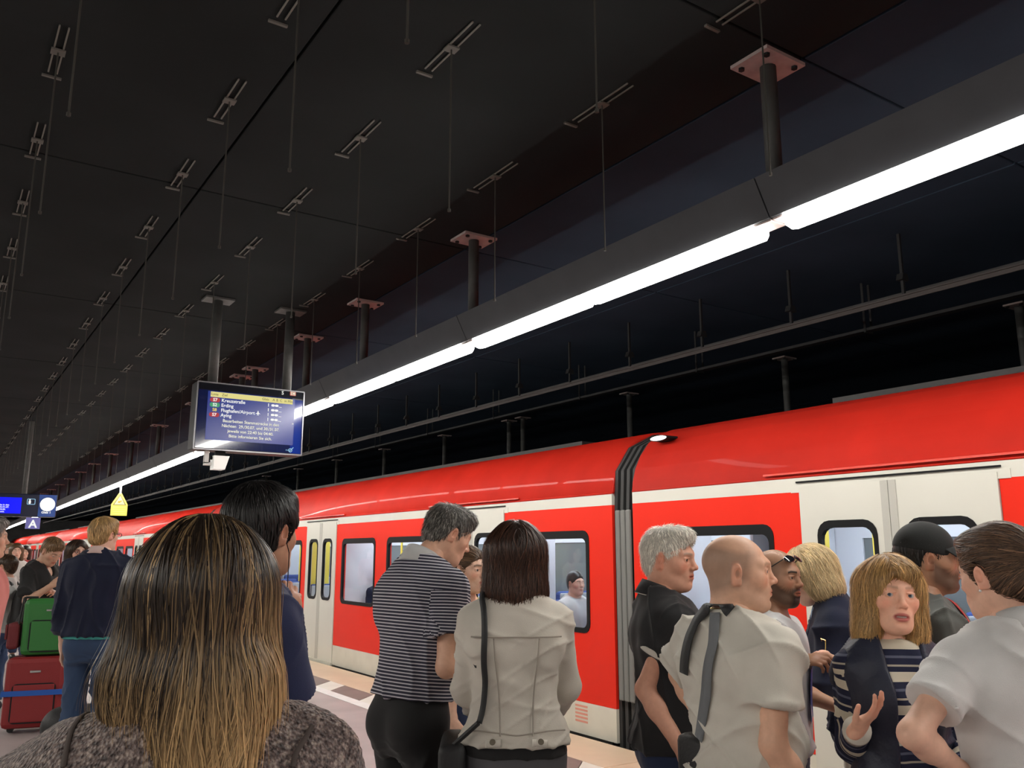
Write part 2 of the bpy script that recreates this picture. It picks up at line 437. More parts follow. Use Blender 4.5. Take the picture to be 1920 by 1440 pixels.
# ------------------------------------------------------------------ far information board with clock and letter sign
fb = empty('information_board', (0, 20.0, 0))
b = MB(); b.bbox(.15, 2.10, .0, .25, 2.34, 2.80, .015); b.build('housing', mat('board_navy', (.010, .016, .05), .3), fb)
b = MB(); b.box(.45, 1.46, -.006, .0, 2.40, 2.72); b.build('screen', mat('far_screen', (.0, .0, .4), .3, emit=((.0, .004, .85), 1.0)), fb)
for i, s in enumerate(('Bauarbeiten Stammstrecke in den', 'Nächten 29./30.07. und 30./31.07.', 'jeweils von 22:40 bis 04:40.', 'Bitte informieren Sie sich.')):
    text(s, .044, (.95, -.010, 2.555 - .045 * i), M_txtw, fb, align='CENTER', bold=.001)
b = MB(); b.ring(rrect(1.555, 1.705, 2.585, 2.705, .02), rrect(1.567, 1.693, 2.597, 2.693, .014), 'y', -.008, 0); b.build('pictogram_frame', M_cyan, fb)
b = MB(); b.prism(rrect(1.585, 1.625, 2.60, 2.665, .012), 'y', -.008, 0); b.prism(disc(1.605, 2.68, .016, 12), 'y', -.008, 0); b.build('pictogram_figure', M_txtw, fb)
b = MB(); b.box(1.77, 2.085, -.004, .0, 2.35, 2.79); b.build('clock_panel', mat('clock_blue', (.02, .06, .25), .3, emit=((.02, .06, .22), .5)), fb)
b = MB(); b.prism(disc(1.925, 2.595, .135, 32), 'y', -.05, .0); ck = b.build('clock_face', emis('clock_white', (.95, .97, 1.0), 2.4), fb)
b = MB(); b.ring(disc(1.925, 2.595, .142, 32), disc(1.925, 2.595, .134, 32), 'y', -.055, .0); b.build('clock_rim', mat('rim', (.5, .55, .6), .4), fb)
text('Gleis 1', .062, (1.83, -.008, 2.415), M_txtw, fb, bold=.002)
for x in (.6, 1.5):
    b = MB(); b.tube((x, .12, 2.80), (x, .12, CEIL), .05, 10); b.build('pole', M_pole, fb)
tag(fb, 'blue information board with round white clock at the far left', 'board')
sg = empty('letter_sign', (0, 20.05, 0))
b = MB(); b.bbox(1.575, 1.835, -.02, .02, 2.10, 2.328, .004); b.build('panel', mat('sign_violet', (.16, .16, .42), .4, emit=((.10, .10, .32), .5)), sg)
text('A', .215, (1.705, -.022, 2.128), M_txtw, sg, align='CENTER', bold=.006)
tag(sg, 'small violet sign with white letter A under the far board', 'sign')
ws = empty('warning_sign', (3.60 + SKEW * 20.6, 23.5, 0))
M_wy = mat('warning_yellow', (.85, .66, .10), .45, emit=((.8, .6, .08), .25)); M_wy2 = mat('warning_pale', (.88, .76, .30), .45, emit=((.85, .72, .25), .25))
b = MB(); b.prism([(-.19, 2.54), (.19, 2.54), (.19, 2.82), (.03, 3.10), (-.03, 3.10), (-.19, 2.82)], 'y', -.015, .015); b.build('panel', M_wy, ws)
b = MB(); b.ring([(-.155, 2.80), (.155, 2.80), (0, 3.07)], [(-.125, 2.815), (.125, 2.815), (0, 3.035)], 'y', -.019, -.014); b.build('triangle_border', M_txtd, ws)
b = MB(); b.prism([(-.125, 2.815), (.125, 2.815), (0, 3.035)], 'y', -.017, -.0145); b.build('triangle_field', M_wy2, ws)
b = MB(); b.prism([(-.05, 2.87), (-.01, 2.85), (.05, 2.90), (.03, 2.925), (.0, 2.895), (-.03, 2.905)], 'y', -.020, -.016); b.build('arrow_mark', mat('mark_orange', (.75, .28, .02), .5), ws)
for i in range(4):
    b = MB(); b.box(-.14, .14, -.0175, -.014, 2.58 + .055 * i, 2.588 + .055 * i); b.build('print_line', M_wy2, ws)
b = MB(); b.tube((0, 0, 3.09), (0, 0, ZL - .076), .025, 8); b.build('hanger', M_white, ws)
tag(ws, 'yellow warning sign with triangle hanging below the light row', 'sign')

# ================================================================== TRAIN
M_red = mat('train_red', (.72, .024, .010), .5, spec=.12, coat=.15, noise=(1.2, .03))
M_rred = mat('train_roof_red_dim', (.50, .019, .010), .55, spec=.10, coat=.10, noise=(2.5, .10))  # darker copy of the train red: the roof's weaker light is in the colour
M_tw = mat('train_white', (.58, .57, .51), .32, coat=.3, noise=(1.5, .03))
M_skirt = mat('train_skirt', (.60, .58, .50), .4, noise=(3, .08))
M_rub = mat('rubber_black', (.010, .010, .011), .6, spec=.12)
M_seal = mat('rubber_grey', (.42, .41, .37), .55)
M_bell = mat('bellows_grey', (.16, .16, .15), .7)
M_belld = mat('bellows_dark', (.025, .025, .025), .7)
M_tin = mat('interior_white', (.66, .68, .72), .45)
M_seat = mat('seat_blue', (.025, .06, .24), .8, noise=(40, .2))
M_shell = mat('seat_shell', (.38, .40, .43), .5)
M_tyel = mat('interior_yellow', (.80, .62, .07), .4)
M_car_l = emis('car_strip_light', (.90, .95, 1.0), CAR_LAMP)
M_pane = glass('window_glass')
M_tfloor = mat('car_floor', (.18, .18, .20), .6)
TX = 5.14                    # near side wall
TXB = 7.96                   # far side wall
CL = 14.08                   # car length
PROF = [(5.14, 2.165), (5.150, 2.24), (5.185, 2.36), (5.25, 2.48), (5.35, 2.60), (5.48, 2.69), (5.66, 2.75), (5.95, 2.79), (6.55, 2.82)]
PROF = PROF + [(13.10 - x, z) for x, z in reversed(PROF[:-1])]
# along the car, measured from its end (the layout is the same from both ends)
WINS = [(.34, 1.53), (3.48, 4.67), (5.03, 6.20), (7.88, 9.05), (9.41, 10.60), (12.55, 13.74)]
DOORS = [(1.78, 3.18), (6.48, 7.60), (10.90, 12.30)]
DOORS[1] = (6.42, 7.66)
WZ0, WZ1 = .89, 1.83

def wall_mesh(x, sgn, holes, z0, z1, m, thick=.05):
    """sheet with rectangular openings; openings are (y0,y1,z0,z1)"""
    ysn = sorted({0.0, CL, *[h[0] for h in holes], *[h[1] for h in holes]})
    zsn = sorted({z0, z1, *[max(h[2], z0) for h in holes], *[min(h[3], z1) for h in holes]})
    b = MB()
    for j in range(len(zsn) - 1):
        run = None
        for i in range(len(ysn) - 1):
            yc, zc = (ysn[i] + ysn[i + 1]) / 2, (zsn[j] + zsn[j + 1]) / 2
            solid = not any(h[0] < yc < h[1] and h[2] < zc < h[3] for h in holes)
            if solid: run = ysn[i] if run is None else run
            if run is not None and (not solid or i == len(ysn) - 2):
                b.box(x, x + sgn * thick, run, ysn[i + 1] if solid else ysn[i], zsn[j], zsn[j + 1]); run = None
    return b.mesh('side_wall', m)

def make_seat():
    b = MB()
    b.bbox(-.44, .44, 0, .46, .34, .46, .03)
    b.mi = 0
    V = MB(); V.bbox(-.44, -.01, -.10, .02, .40, 1.12, .04); V.bbox(.01, .44, -.10, .02, .40, 1.12, .04)
    b.add(V.v, V.f)
    b.mi = 1
    V = MB(); V.bbox(-.45, .45, -.14, -.10, .30, 1.10, .015); V.box(-.3, .3, .0, .3, .06, .34)
    b.add(V.v, V.f)
    return b.mesh('seat', M_seat, M_shell)
ME_SEAT = make_seat()

def win_meshes(w, h, r=.09):
    b = MB(); b.ring(rrect(0, w, 0, h, r), rrect(.045, w - .045, .045, h - .075, r * .7), 'x', -.006, .03); fr = b.mesh('window_frame', M_rub)
    b = MB(); b.prism(rrect(.04, w - .04, .04, h - .07, r * .7), 'x', .008, .012); pn = b.mesh('window_pane', M_pane)
    return fr, pn

def make_car(mirror=False):
    car = empty('rail_car')
    holes = [(a + .04, b_ - .04, WZ0 + .04, WZ1 - .06) for a, b_ in WINS] + [(a, b_, -.2, 2.08) for a, b_ in DOORS]
    me = wall_mesh(TX, 1, holes, .28, 2.05, M_red); link('side_wall', me, car)
    holes2 = [(a + .04, b_ - .04, WZ0 + .04, WZ1 - .06) for a, b_ in WINS + DOORS]
    link('far_side_wall', wall_mesh(TXB, -1, holes2, -.1, 2.16, M_tin), car)
    # white band above the windows, skirt below
    b = MB()
    b.box(TX - .001, TX + .05, 0, CL, 2.05, 2.155)
    for a, b_ in DOORS: b.box(TX - .006, TX + .0, a - .07, b_ + .07, 2.045, 2.10)
    b.build('white_band', M_tw, car)
    b = MB()
    prev = 0.0
    for a, b_ in DOORS + [(CL, CL)]:
        b.box(TX - .002, TX + .05, prev, a, .0, .278); prev = b_
    b.build('skirt', M_skirt, car)
    b = MB(); b.box(TX + .03, TX + .3, .1, CL - .1, -.75, -.0); b.build('underframe', M_belld, car)
    # roof shell
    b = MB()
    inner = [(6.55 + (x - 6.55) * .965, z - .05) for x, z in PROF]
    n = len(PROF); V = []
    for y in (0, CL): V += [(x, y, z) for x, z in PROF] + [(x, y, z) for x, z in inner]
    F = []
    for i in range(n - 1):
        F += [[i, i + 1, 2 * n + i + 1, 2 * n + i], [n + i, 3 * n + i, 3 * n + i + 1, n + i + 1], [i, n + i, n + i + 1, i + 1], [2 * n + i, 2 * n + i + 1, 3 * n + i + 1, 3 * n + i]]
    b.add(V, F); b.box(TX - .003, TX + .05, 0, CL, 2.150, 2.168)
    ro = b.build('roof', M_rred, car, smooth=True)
    for a, b_ in DOORS:
        b = MB(); b.box(TX - .022, TX + .004, a - .30, b_ + .30, 2.178, 2.192); b.build('rain_gutter', mat('gutter_red', (.62, .03, .015), .25, coat=.6), car)
    for a, b_ in DOORS:
        b = MB(); b.box(TX - .012, TX + .0, a - .02, b_ + .02, 2.112, 2.124); b.build('door_header_gap', M_rub, car)
    b = MB(); b.box(6.0, 7.1, 1.5, CL - 1.5, 2.78, 2.86); b.build('roof_equipment', M_belld, car)
    # windows
    for a, b_ in WINS:
        fr, pn = WM
        w = link('window_frame', fr, car, (TX, a, WZ0)); w.scale = (1, (b_ - a) / 1.19, 1)
        link('window_pane', pn, w)
    # doors: two leaves each
    for a, b_ in DOORS:
        c = (a + b_) / 2; lw = (b_ - a) / 2
        for k, y in enumerate((a, c)):
            b = MB(); wy0, wy1 = (.14, lw - .10) if k == 0 else (.10, lw - .14)
            o_h = [(wy0 + .02, wy1 - .02, .95, 1.80)]
            ysn = [.004, wy0 + .02, wy1 - .02, lw - .004]
            x0, x1 = TX - .012, TX + .03
            b.box(x0, x1, ysn[0], ysn[1], .03, 2.085); b.box(x0, x1, ysn[2], ysn[3], .03, 2.085)
            b.box(x0, x1, ysn[1], ysn[2], .03, .95); b.box(x0, x1, ysn[1], ysn[2], 1.80, 2.085)
            d = b.build('door_leaf', M_tw, car, loc=(0, y, 0))
            b = MB(); b.ring(rrect(wy0, wy1, .91, 1.84, .10), rrect(wy0 + .03, wy1 - .03, .95, 1.79, .08), 'x', TX - .018, TX + .02); b.build('door_window_frame', M_rub, d)
            b = MB(); b.prism(rrect(wy0 + .02, wy1 - .02, .94, 1.80, .08), 'x', TX - .004, TX); b.build('door_pane', M_pane, d)
            b = MB(); y_s = lw - .004 if k == 0 else .004
            b.box(TX - .016, TX + .028, *( (lw - .055, lw - .002) if k == 0 else (.002, .055) ), .03, 2.085); b.build('door_seal', M_seal, d)
        b = MB(); b.box(TX - .03, TX + .05, a, b_, -.02, .028); b.build('door_sill', M_skirt, car)
    # interior
    b = MB(); b.box(TX + .05, TXB - .05, .05, CL - .05, -.02, .06); b.build('car_floor', M_tfloor, car)
    b = MB(); b.box(TX + .06, TXB - .06, .05, CL - .05, 2.10, 2.14); b.build('car_ceiling', M_tin, car)
    for x in (5.75, 7.25):
        b = MB(); b.box(x, x + .14, .3, CL - .3, 2.075, 2.098); b.build('strip_light', M_car_l, car)
    for a, b_ in WINS + DOORS:
        b = MB(); b.prism([(a + .03, WZ0 + .02), (b_ - .03, WZ0 + .02), (b_ - .03, WZ1 - .04), (a + .03, WZ1 - .04)], 'x', TXB - .03, TXB - .02)
        b.build('far_pane', mat('far_window', (.16, .18, .18), .08), car)
    for yb in (.02, CL - .06):
        b = MB(); b.box(TX + .06, 6.05, yb, yb + .04, .06, 2.1); b.box(7.05, TXB - .06, yb, yb + .04, .06, 2.1); b.build('end_wall', M_tin, car)
    # seats: facing pairs at the windows, both sides
    spots = [(.18, 1), (1.60, -1), (3.34, 1), (4.80, -1), (4.93, 1), (6.34, -1), (7.74, 1), (9.18, -1), (9.29, 1), (10.72, -1), (12.46, 1), (13.90, -1)]
    for (y, dr) in spots:
        for x in (5.68, 7.42):
            s_ = link('seat', ME_SEAT, car, (x, y, 0), 0 if dr > 0 else math.pi)
    # grab poles and partitions by the doors
    for a, b_ in DOORS:
        for y in (a - .12, b_ + .12):
            b = MB(); b.tube((6.18, y, .06), (6.18, y, 2.1), .018, 8); b.build('grab_pole', M_tyel, car)
        b = MB(); b.box(TX + .08, 5.58, b_ + .10, b_ + .13, .1, 1.95); b.build('partition', M_tyel, car)
        b = MB(); b.box(TX + .08, 5.72, a - .13, a - .10, .1, 1.95); b.build('partition', M_tin, car)
    # small printed notice on the skirt near the car end
    b = MB()
    for i in range(5): b.box(TX - .004, TX - .002, .40, .58, .10 + .033 * i, .118 + .033 * i)
    b.build('printed_notice', mat('notice_red', (.62, .26, .20), .5), car)
    return car
WM = win_meshes(1.19, WZ1 - WZ0)
car0 = make_car()
GAP = .28
car_y = [6.02, 5.74 - CL, 6.02 + (CL + GAP), 6.02 + 2 * (CL + GAP), 6.02 + 3 * (CL + GAP), 6.02 + 4 * (CL + GAP)]
car_lab = ['red and white commuter rail car behind the couple waiting at the platform', 'red and white rail car nearest the camera, behind the group at right',
           'second rail car down the platform, partly behind the woman with long hair', 'third rail car down the platform, seen beside the blond man',
           'fourth rail car, small in the distance at left', 'farthest rail car at the end of the train']
for i, y in enumerate(car_y):
    o = car0 if i == 0 else copy_tree(car0)
    o.location = (0, y, 0)
    tag(o, car_lab[i], 'train', 'cars of the red commuter train')

def make_bellows():
    r = empty('gangway_bellows')
    n = 7
    for k in range(n):
        y = k * GAP / n + GAP / n / 2
        ins = .05 if k % 2 else .0
        P2 = [(5.17 + ins, -.3), (5.17 + ins, 2.02), (5.19 + ins, 2.36), (5.36 + ins, 2.59), (5.66, 2.73 - ins), (6.55, 2.79 - ins), (7.44, 2.73 - ins), (7.80 - ins, 2.5), (7.93 - ins, 2.1), (7.93 - ins, -.3)]
        P3 = [(6.55 + (px - 6.55) * .92, (pz - 1.2) * .93 + 1.2) for px, pz in P2]
        b = MB(); b.ring(P2, P3, 'y', y - GAP / n * .5, y + GAP / n * .5)
        b.build('fold', M_belld, r)
    b = MB()
    for k in range(3): b.bbox(5.135, 5.165, .04 + k * .07, .10 + k * .07, .36, 2.0, .012)
    b.build('side_panel', M_bell, r)
    return r
bl0 = make_bellows()
for i, y in enumerate(car_y[:1] + car_y[2:]):
    o = bl0 if i == 0 else copy_tree(bl0)
    o.location = (0, y - GAP, 0)
    tag(o, ('dark folded gangway bellows between the two nearest rail cars' if i == 0 else 'second gangway bellows, its red roof gap showing above the woman with long hair' if i == 1 else 'dark gangway bellows between the far rail cars'), 'bellows', 'gangway bellows of the train')
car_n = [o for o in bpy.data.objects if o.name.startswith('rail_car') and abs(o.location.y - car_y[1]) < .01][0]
b = MB(); b.prism(disc(0, 2.615, .10, 20, .020), 'x', -.055, .02); ml = b.build('roof_glare', emis('glare_white', (1, .98, .95), 3.0), car_n, loc=(5.30, 5.50 - car_y[1], 0))  # glare on the roof edge, shaped as a glowing oval; no lamp sits here
b = MB(); b.ring(disc(0, 2.615, .112, 20, .027), disc(0, 2.615, .10, 20, .020), 'x', -.05, .10); b.build('glare_rim', M_dark, ml)  # dark rim added around the glare oval

# ================================================================== PEOPLE: implicit surfaces, meshed once
f32 = np.float32
def _n(v):
    v = np.asarray(v, float); return v / (np.linalg.norm(v) + 1e-12)
def rotx(a): c, s = math.cos(a), math.sin(a); return np.array([[1, 0, 0], [0, c, -s], [0, s, c]])
def roty(a): c, s = math.cos(a), math.sin(a); return np.array([[c, 0, s], [0, 1, 0], [-s, 0, c]])
def rotz(a): c, s = math.cos(a), math.sin(a); return np.array([[c, -s, 0], [s, c, 0], [0, 0, 1]])

class Fr:
    """frame: origin o, R columns = axes in person space, scale s"""
    def __init__(s, o, R, sc=1.0): s.o = np.asarray(o, float); s.R = np.asarray(R, float); s.s = sc
    def pt(s, p): return s.o + s.R @ (np.asarray(p, float) * s.s)
    def vec(s, p): return s.R @ np.asarray(p, float)
    def loc(s, x, y, z):
        x = x - s.o[0]; y = y - s.o[1]; z = z - s.o[2]; R = s.R; k = 1 / s.s
        return ((x * R[0, 0] + y * R[1, 0] + z * R[2, 0]) * k, (x * R[0, 1] + y * R[1, 1] + z * R[2, 1]) * k, (x * R[0, 2] + y * R[1, 2] + z * R[2, 2]) * k)

# each op: (kind, fn(x,y,z)->d, k, lo, hi)
def RC(a, b, r1, r2, k=.02, kind='u', cap=None):
    a = np.asarray(a, float); b = np.asarray(b, float); ba = b - a; L2 = float(ba @ ba) + 1e-12; un = ba / math.sqrt(L2)
    def fn(x, y, z):
        px, py, pz = x - a[0], y - a[1], z - a[2]
        t = np.clip((px * ba[0] + py * ba[1] + pz * ba[2]) / L2, 0, 1)
        d = np.sqrt((px - t * ba[0]) ** 2 + (py - t * ba[1]) ** 2 + (pz - t * ba[2]) ** 2) - (r1 + (r2 - r1) * t)
        if cap is not None:      # flat end at fraction cap
            e = a + ba * cap
            d = np.maximum(d, (x - e[0]) * un[0] + (y - e[1]) * un[1] + (z - e[2]) * un[2])
        return d
    R = max(r1, r2); return (kind, fn, k, np.minimum(a, b) - R, np.maximum(a, b) + R)

def EL(fr, c, r, k=.02, kind='u', rot=None):
    c = np.asarray(c, float); r = np.asarray(r, float) if np.ndim(r) else np.array([r] * 3, float)
    def fn(x, y, z):
        q = fr.loc(x, y, z); qx, qy, qz = q[0] - c[0], q[1] - c[1], q[2] - c[2]
        if rot is not None:
            qx, qy, qz = (qx * rot[0, 0] + qy * rot[1, 0] + qz * rot[2, 0], qx * rot[0, 1] + qy * rot[1, 1] + qz * rot[2, 1], qx * rot[0, 2] + qy * rot[1, 2] + qz * rot[2, 2])
        k0 = np.sqrt((qx / r[0]) ** 2 + (qy / r[1]) ** 2 + (qz / r[2]) ** 2)
        k1 = np.sqrt((qx / r[0] ** 2) ** 2 + (qy / r[1] ** 2) ** 2 + (qz / r[2] ** 2) ** 2) + 1e-9
        return k0 * (k0 - 1) / k1 * fr.s
    o = fr.pt(c); R = r.max() * fr.s
    return (kind, fn, k, o - R, o + R)

def HS(p, n, k=.004):
    """keep only the side the normal points away from"""
    p = np.asarray(p, float); n = _n(n)
    return ('i', lambda x, y, z: (x - p[0]) * n[0] + (y - p[1]) * n[1] + (z - p[2]) * n[2], k, None, None)

def PROFILE(fr, zs, aw, bd, yc, k=.03, kind='u', ex=2.3, e=0.0):
    zs = np.asarray(zs, float)
    zd = np.linspace(zs[0], zs[-1], 81); kw = np.exp(-np.linspace(-2, 2, 13) ** 2); kw /= kw.sum()
    def sm(v): v = np.interp(zd, zs, v); return np.convolve(np.concatenate([np.full(6, v[0]), v, np.full(6, v[-1])]), kw, 'valid')
    aw0, bd0 = aw, bd; aw, bd, yc = sm(aw), sm(bd), sm(yc)
    z_a, z_b = zs[0], zs[-1]; zs = zd
    def fn(x, y, z):
        qx, qy, qz = fr.loc(x, y, z)
        a = np.interp(qz, zs, aw) + e; b_ = np.interp(qz, zs, bd) + e; c = np.interp(qz, zs, yc)
        m = (np.abs(qx / a) ** ex + np.abs((qy - c) / b_) ** ex) ** (1 / ex)
        d = (m - 1) * np.minimum(a, b_)
        d = np.maximum(d, np.maximum(zs[0] - qz, qz - zs[-1]))
        return d * fr.s
    corners = [fr.pt((sx * (max(aw) + e), sy * (max(bd) + e + .05), z)) for sx in (-1, 1) for sy in (-1, 1) for z in (zs[0], zs[-1])]
    return (kind, fn, k, np.min(corners, 0), np.max(corners, 0))

def smin(a, b, k):
    if k <= 0: return np.minimum(a, b)
    h = np.maximum(k - np.abs(a - b), 0) / k
    return np.minimum(a, b) - h * h * k * .25
def smax(a, b, k): return -smin(-a, -b, k)

def ev(ops, P):
    """value at points (N,3)"""
    x, y, z = P[:, 0], P[:, 1], P[:, 2]; D = np.full(len(P), 1e3)
    for kind, fn, k, lo, hi in ops:
        d = fn(x, y, z)
        D = smin(D, d, k) if kind == 'u' else smax(D, -d, k) if kind == 's' else smax(D, d, k)
    return D
def grad(ops, P, h=.003):
    g = np.empty_like(P)
    for i in range(3):
        e = np.zeros(3); e[i] = h; g[:, i] = ev(ops, P + e) - ev(ops, P - e)
    return g / (np.linalg.norm(g, axis=1, keepdims=True) + 1e-9)

def mesh_ops(ops, h, lo=None, hi=None):
    """surface nets over the bounding box of the union ops"""
    us = [o for o in ops if o[0] == 'u']
    l = np.min([o[3] for o in us], 0); u = np.max([o[4] for o in us], 0)
    if lo is not None: l = np.maximum(l, lo)
    if hi is not None: u = np.minimum(u, hi)
    l = l - 2.5 * h; u = u + 2.5 * h
    n = np.maximum(((u - l) / h).astype(int) + 1, 4)
    ax = [(l[i] + h * np.arange(n[i])).astype(f32) for i in range(3)]
    D = np.full(n, .5, f32)
    for kind, fn, k, o_lo, o_hi in ops:
        if o_lo is None: sl = [slice(0, n[i]) for i in range(3)]
        else:
            m = k + 2 * h
            i0 = [max(0, int((o_lo[i] - m - l[i]) / h)) for i in range(3)]; i1 = [min(n[i], int((o_hi[i] + m - l[i]) / h) + 2) for i in range(3)]
            if any(i1[i] <= i0[i] for i in range(3)): continue
            sl = [slice(i0[i], i1[i]) for i in range(3)]
        d = fn(ax[0][sl[0]][:, None, None], ax[1][sl[1]][None, :, None], ax[2][sl[2]][None, None, :]).astype(f32)
        S = tuple(sl)
        D[S] = smin(D[S], d, f32(k)) if kind == 'u' else smax(D[S], -d, f32(k)) if kind == 's' else smax(D[S], d, f32(k))
    # close at a cut box
    return nets(D, l, h)

def nets(D, l, h):
    I = D < 0; n = np.array(D.shape)
    c = np.zeros(n - 1, np.uint8)
    for dx in (0, 1):
        for dy in (0, 1):
            for dz in (0, 1):
                c += I[dx:n[0] - 1 + dx, dy:n[1] - 1 + dy, dz:n[2] - 1 + dz]
    act = (c > 0) & (c < 8); idx = np.argwhere(act)
    vid = np.full(n - 1, -1, np.int64); vid[act] = np.arange(len(idx))
    acc = np.zeros((len(idx), 3)); cnt = np.zeros(len(idx))
    corners = [(a, b_, c_) for a in (0, 1) for b_ in (0, 1) for c_ in (0, 1)]
    vals = {cc: D[idx[:, 0] + cc[0], idx[:, 1] + cc[1], idx[:, 2] + cc[2]] for cc in corners}
    for ca in corners:
        for axn in range(3):
            if ca[axn]: continue
            cb = list(ca); cb[axn] = 1; cb = tuple(cb)
            a, b_ = vals[ca], vals[cb]; m = (a < 0) != (b_ < 0)
            t = np.where(m, a / np.where(m, a - b_, 1), 0)
            p = np.array(ca, float)[None] + 0 * acc; p[:, axn] = t
            acc[m] += p[m]; cnt[m] += 1
    V = (idx + acc / np.maximum(cnt, 1)[:, None]) * h + l
    Fs = []
    for axn in range(3):
        o1, o2 = [(1, 2), (2, 0), (0, 1)][axn]
        s0 = [slice(None)] * 3; s1 = [slice(None)] * 3; s0[axn] = slice(0, -1); s1[axn] = slice(1, None)
        A = I[tuple(s0)]; B = I[tuple(s1)]
        e = np.argwhere(A != B)
        if not len(e): continue
        ok = (e[:, o1] > 0) & (e[:, o2] > 0) & (e[:, o1] < n[o1] - 1) & (e[:, o2] < n[o2] - 1); e = e[ok]
        flip = ~A[tuple(e.T)]
        q = []
        for a, b_ in ((1, 1), (0, 1), (0, 0), (1, 0)):
            t = e.copy(); t[:, o1] -= a; t[:, o2] -= b_; q.append(vid[tuple(t.T)])
        q = np.stack(q, 1); q[flip] = q[flip][:, ::-1]
        Fs.append(q)
    F = np.concatenate(Fs) if Fs else np.zeros((0, 4), int)
    return V, F[(F >= 0).all(1)]

def to_mesh(name, V, F, mats, attrs=None, smooth=True, mi=None):
    me = bpy.data.meshes.new(name)
    V = np.ascontiguousarray(V, f32); F = np.ascontiguousarray(F, np.int32); k = F.shape[1]
    me.vertices.add(len(V)); me.vertices.foreach_set('co', V.ravel())
    me.loops.add(F.size); me.loops.foreach_set('vertex_index', F.ravel())
    me.polygons.add(len(F)); me.polygons.foreach_set('loop_start', np.arange(0, F.size, k, dtype=np.int32))
    for m in (mats if isinstance(mats, (list, tuple)) else [mats]): me.materials.append(m)
    if mi is not None: me.polygons.foreach_set('material_index', np.asarray(mi, np.int32))
    me.update(calc_edges=True)
    if attrs:
        for nm, (tp, arr) in attrs.items():
            at = me.attributes.new(nm, tp, 'POINT')
            if tp == 'FLOAT_COLOR':
                a4 = np.ones((len(V), 4), f32); a4[:, :3] = arr; at.data.foreach_set('color', a4.ravel())
            else: at.data.foreach_set('value', np.ascontiguousarray(arr, f32))
    if smooth: me.shade_smooth()
    return me

def vnormals(V, F):
    N = np.zeros_like(V)
    fn = np.cross(V[F[:, 2]] - V[F[:, 0]], V[F[:, 3]] - V[F[:, 1]]) if F.shape[1] == 4 else np.cross(V[F[:, 1]] - V[F[:, 0]], V[F[:, 2]] - V[F[:, 0]])
    for i in range(F.shape[1]): np.add.at(N, F[:, i], fn)
    return N / (np.linalg.norm(N, axis=1, keepdims=True) + 1e-12)

def ribbons(P, N, w, col, name, m, taper=(.6, 1.0, .25)):
    """P (n,k,3) strand points, N (n,k,3) surface normals: flat tapering ribbons, a little arched"""
    n, k, _ = P.shape
    T = np.gradient(P, axis=1); T /= np.linalg.norm(T, axis=2, keepdims=True) + 1e-9
    S = np.cross(T, N); S /= np.linalg.norm(S, axis=2, keepdims=True) + 1e-9
    t = np.linspace(0, 1, k); ww = np.interp(t, [0, .4, 1], taper)[None, :, None] * np.asarray(w).reshape(-1, 1, 1) * .5
    V = np.stack([P - S * ww, P + N * ww * .7, P + S * ww], 2).reshape(-1, 3)
    base = (np.arange(n)[:, None] * k + np.arange(k - 1)[None]).reshape(-1) * 3
    F = np.concatenate([np.stack([base + a, base + a + 1, base + a + 4, base + a + 3], 1) for a in (0, 1)])
    C = np.repeat(col.reshape(n, -1, 3) if col.ndim == 3 else np.repeat(col[:, None], k, 1), 3, axis=1).reshape(-1, 3)
    return to_mesh(name, V, F, m, {'Col': ('FLOAT_COLOR', C)})

def trace(ops, S, dirf, ds, k, off=.002, jitter=None):
    """combs strands over the surface of ops from starts S"""
    P = S.copy(); out = []; nor = []
    for i in range(k):
        g = grad(ops, P); d = ev(ops, P); P = P - g * np.clip(d - off, -.03, .03)[:, None]
        out.append(P.copy()); nor.append(g)
        D = dirf(P, i); t = D - g * (D * g).sum(1, keepdims=True); t /= np.linalg.norm(t, axis=1, keepdims=True) + 1e-9
        if jitter is not None: t = t + jitter[:, i]
        P = P + t * np.asarray(ds).reshape(-1, 1)
    return np.stack(out, 1), np.stack(nor, 1)

def wrinkle(V, F, amp, seed, freq=22., aniso=(1, 1, .45)):
    r = np.random.default_rng(seed); N = vnormals(V, F); Q = V * np.array(aniso); d = np.zeros(len(V))
    for i in range(5):
        kv = r.normal(size=3); kv /= np.linalg.norm(kv); fq = freq * 2.6 * (.6 + .9 * r.random())
        wv = r.normal(size=3) * 11
        d += np.sin(Q @ kv * fq + 1.9 * np.sin(Q @ wv + r.random() * 6) + r.random() * 6) / (1 + .4 * i)
    d = np.where(d > 0, d ** 1.5, -np.abs(d) * .55) * .42
    for i in range(4):          # drawn folds: narrow ridges that come and go
        kv = r.normal(size=3) * np.array([1, 1, .8]); kv /= np.linalg.norm(kv); wv = r.normal(size=3) * 6; mv = r.normal(size=3) * 7
        ph = Q @ kv * freq * 1.5 + 1.3 * np.sin(Q @ wv + r.random() * 6) + r.random() * 6
        d += 1.9 * (1 - np.abs(np.sin(ph))) ** 4 * np.clip(np.sin(Q @ mv + r.random() * 6) * 1.4, 0, 1)
    return V + N * (d * amp)[:, None]

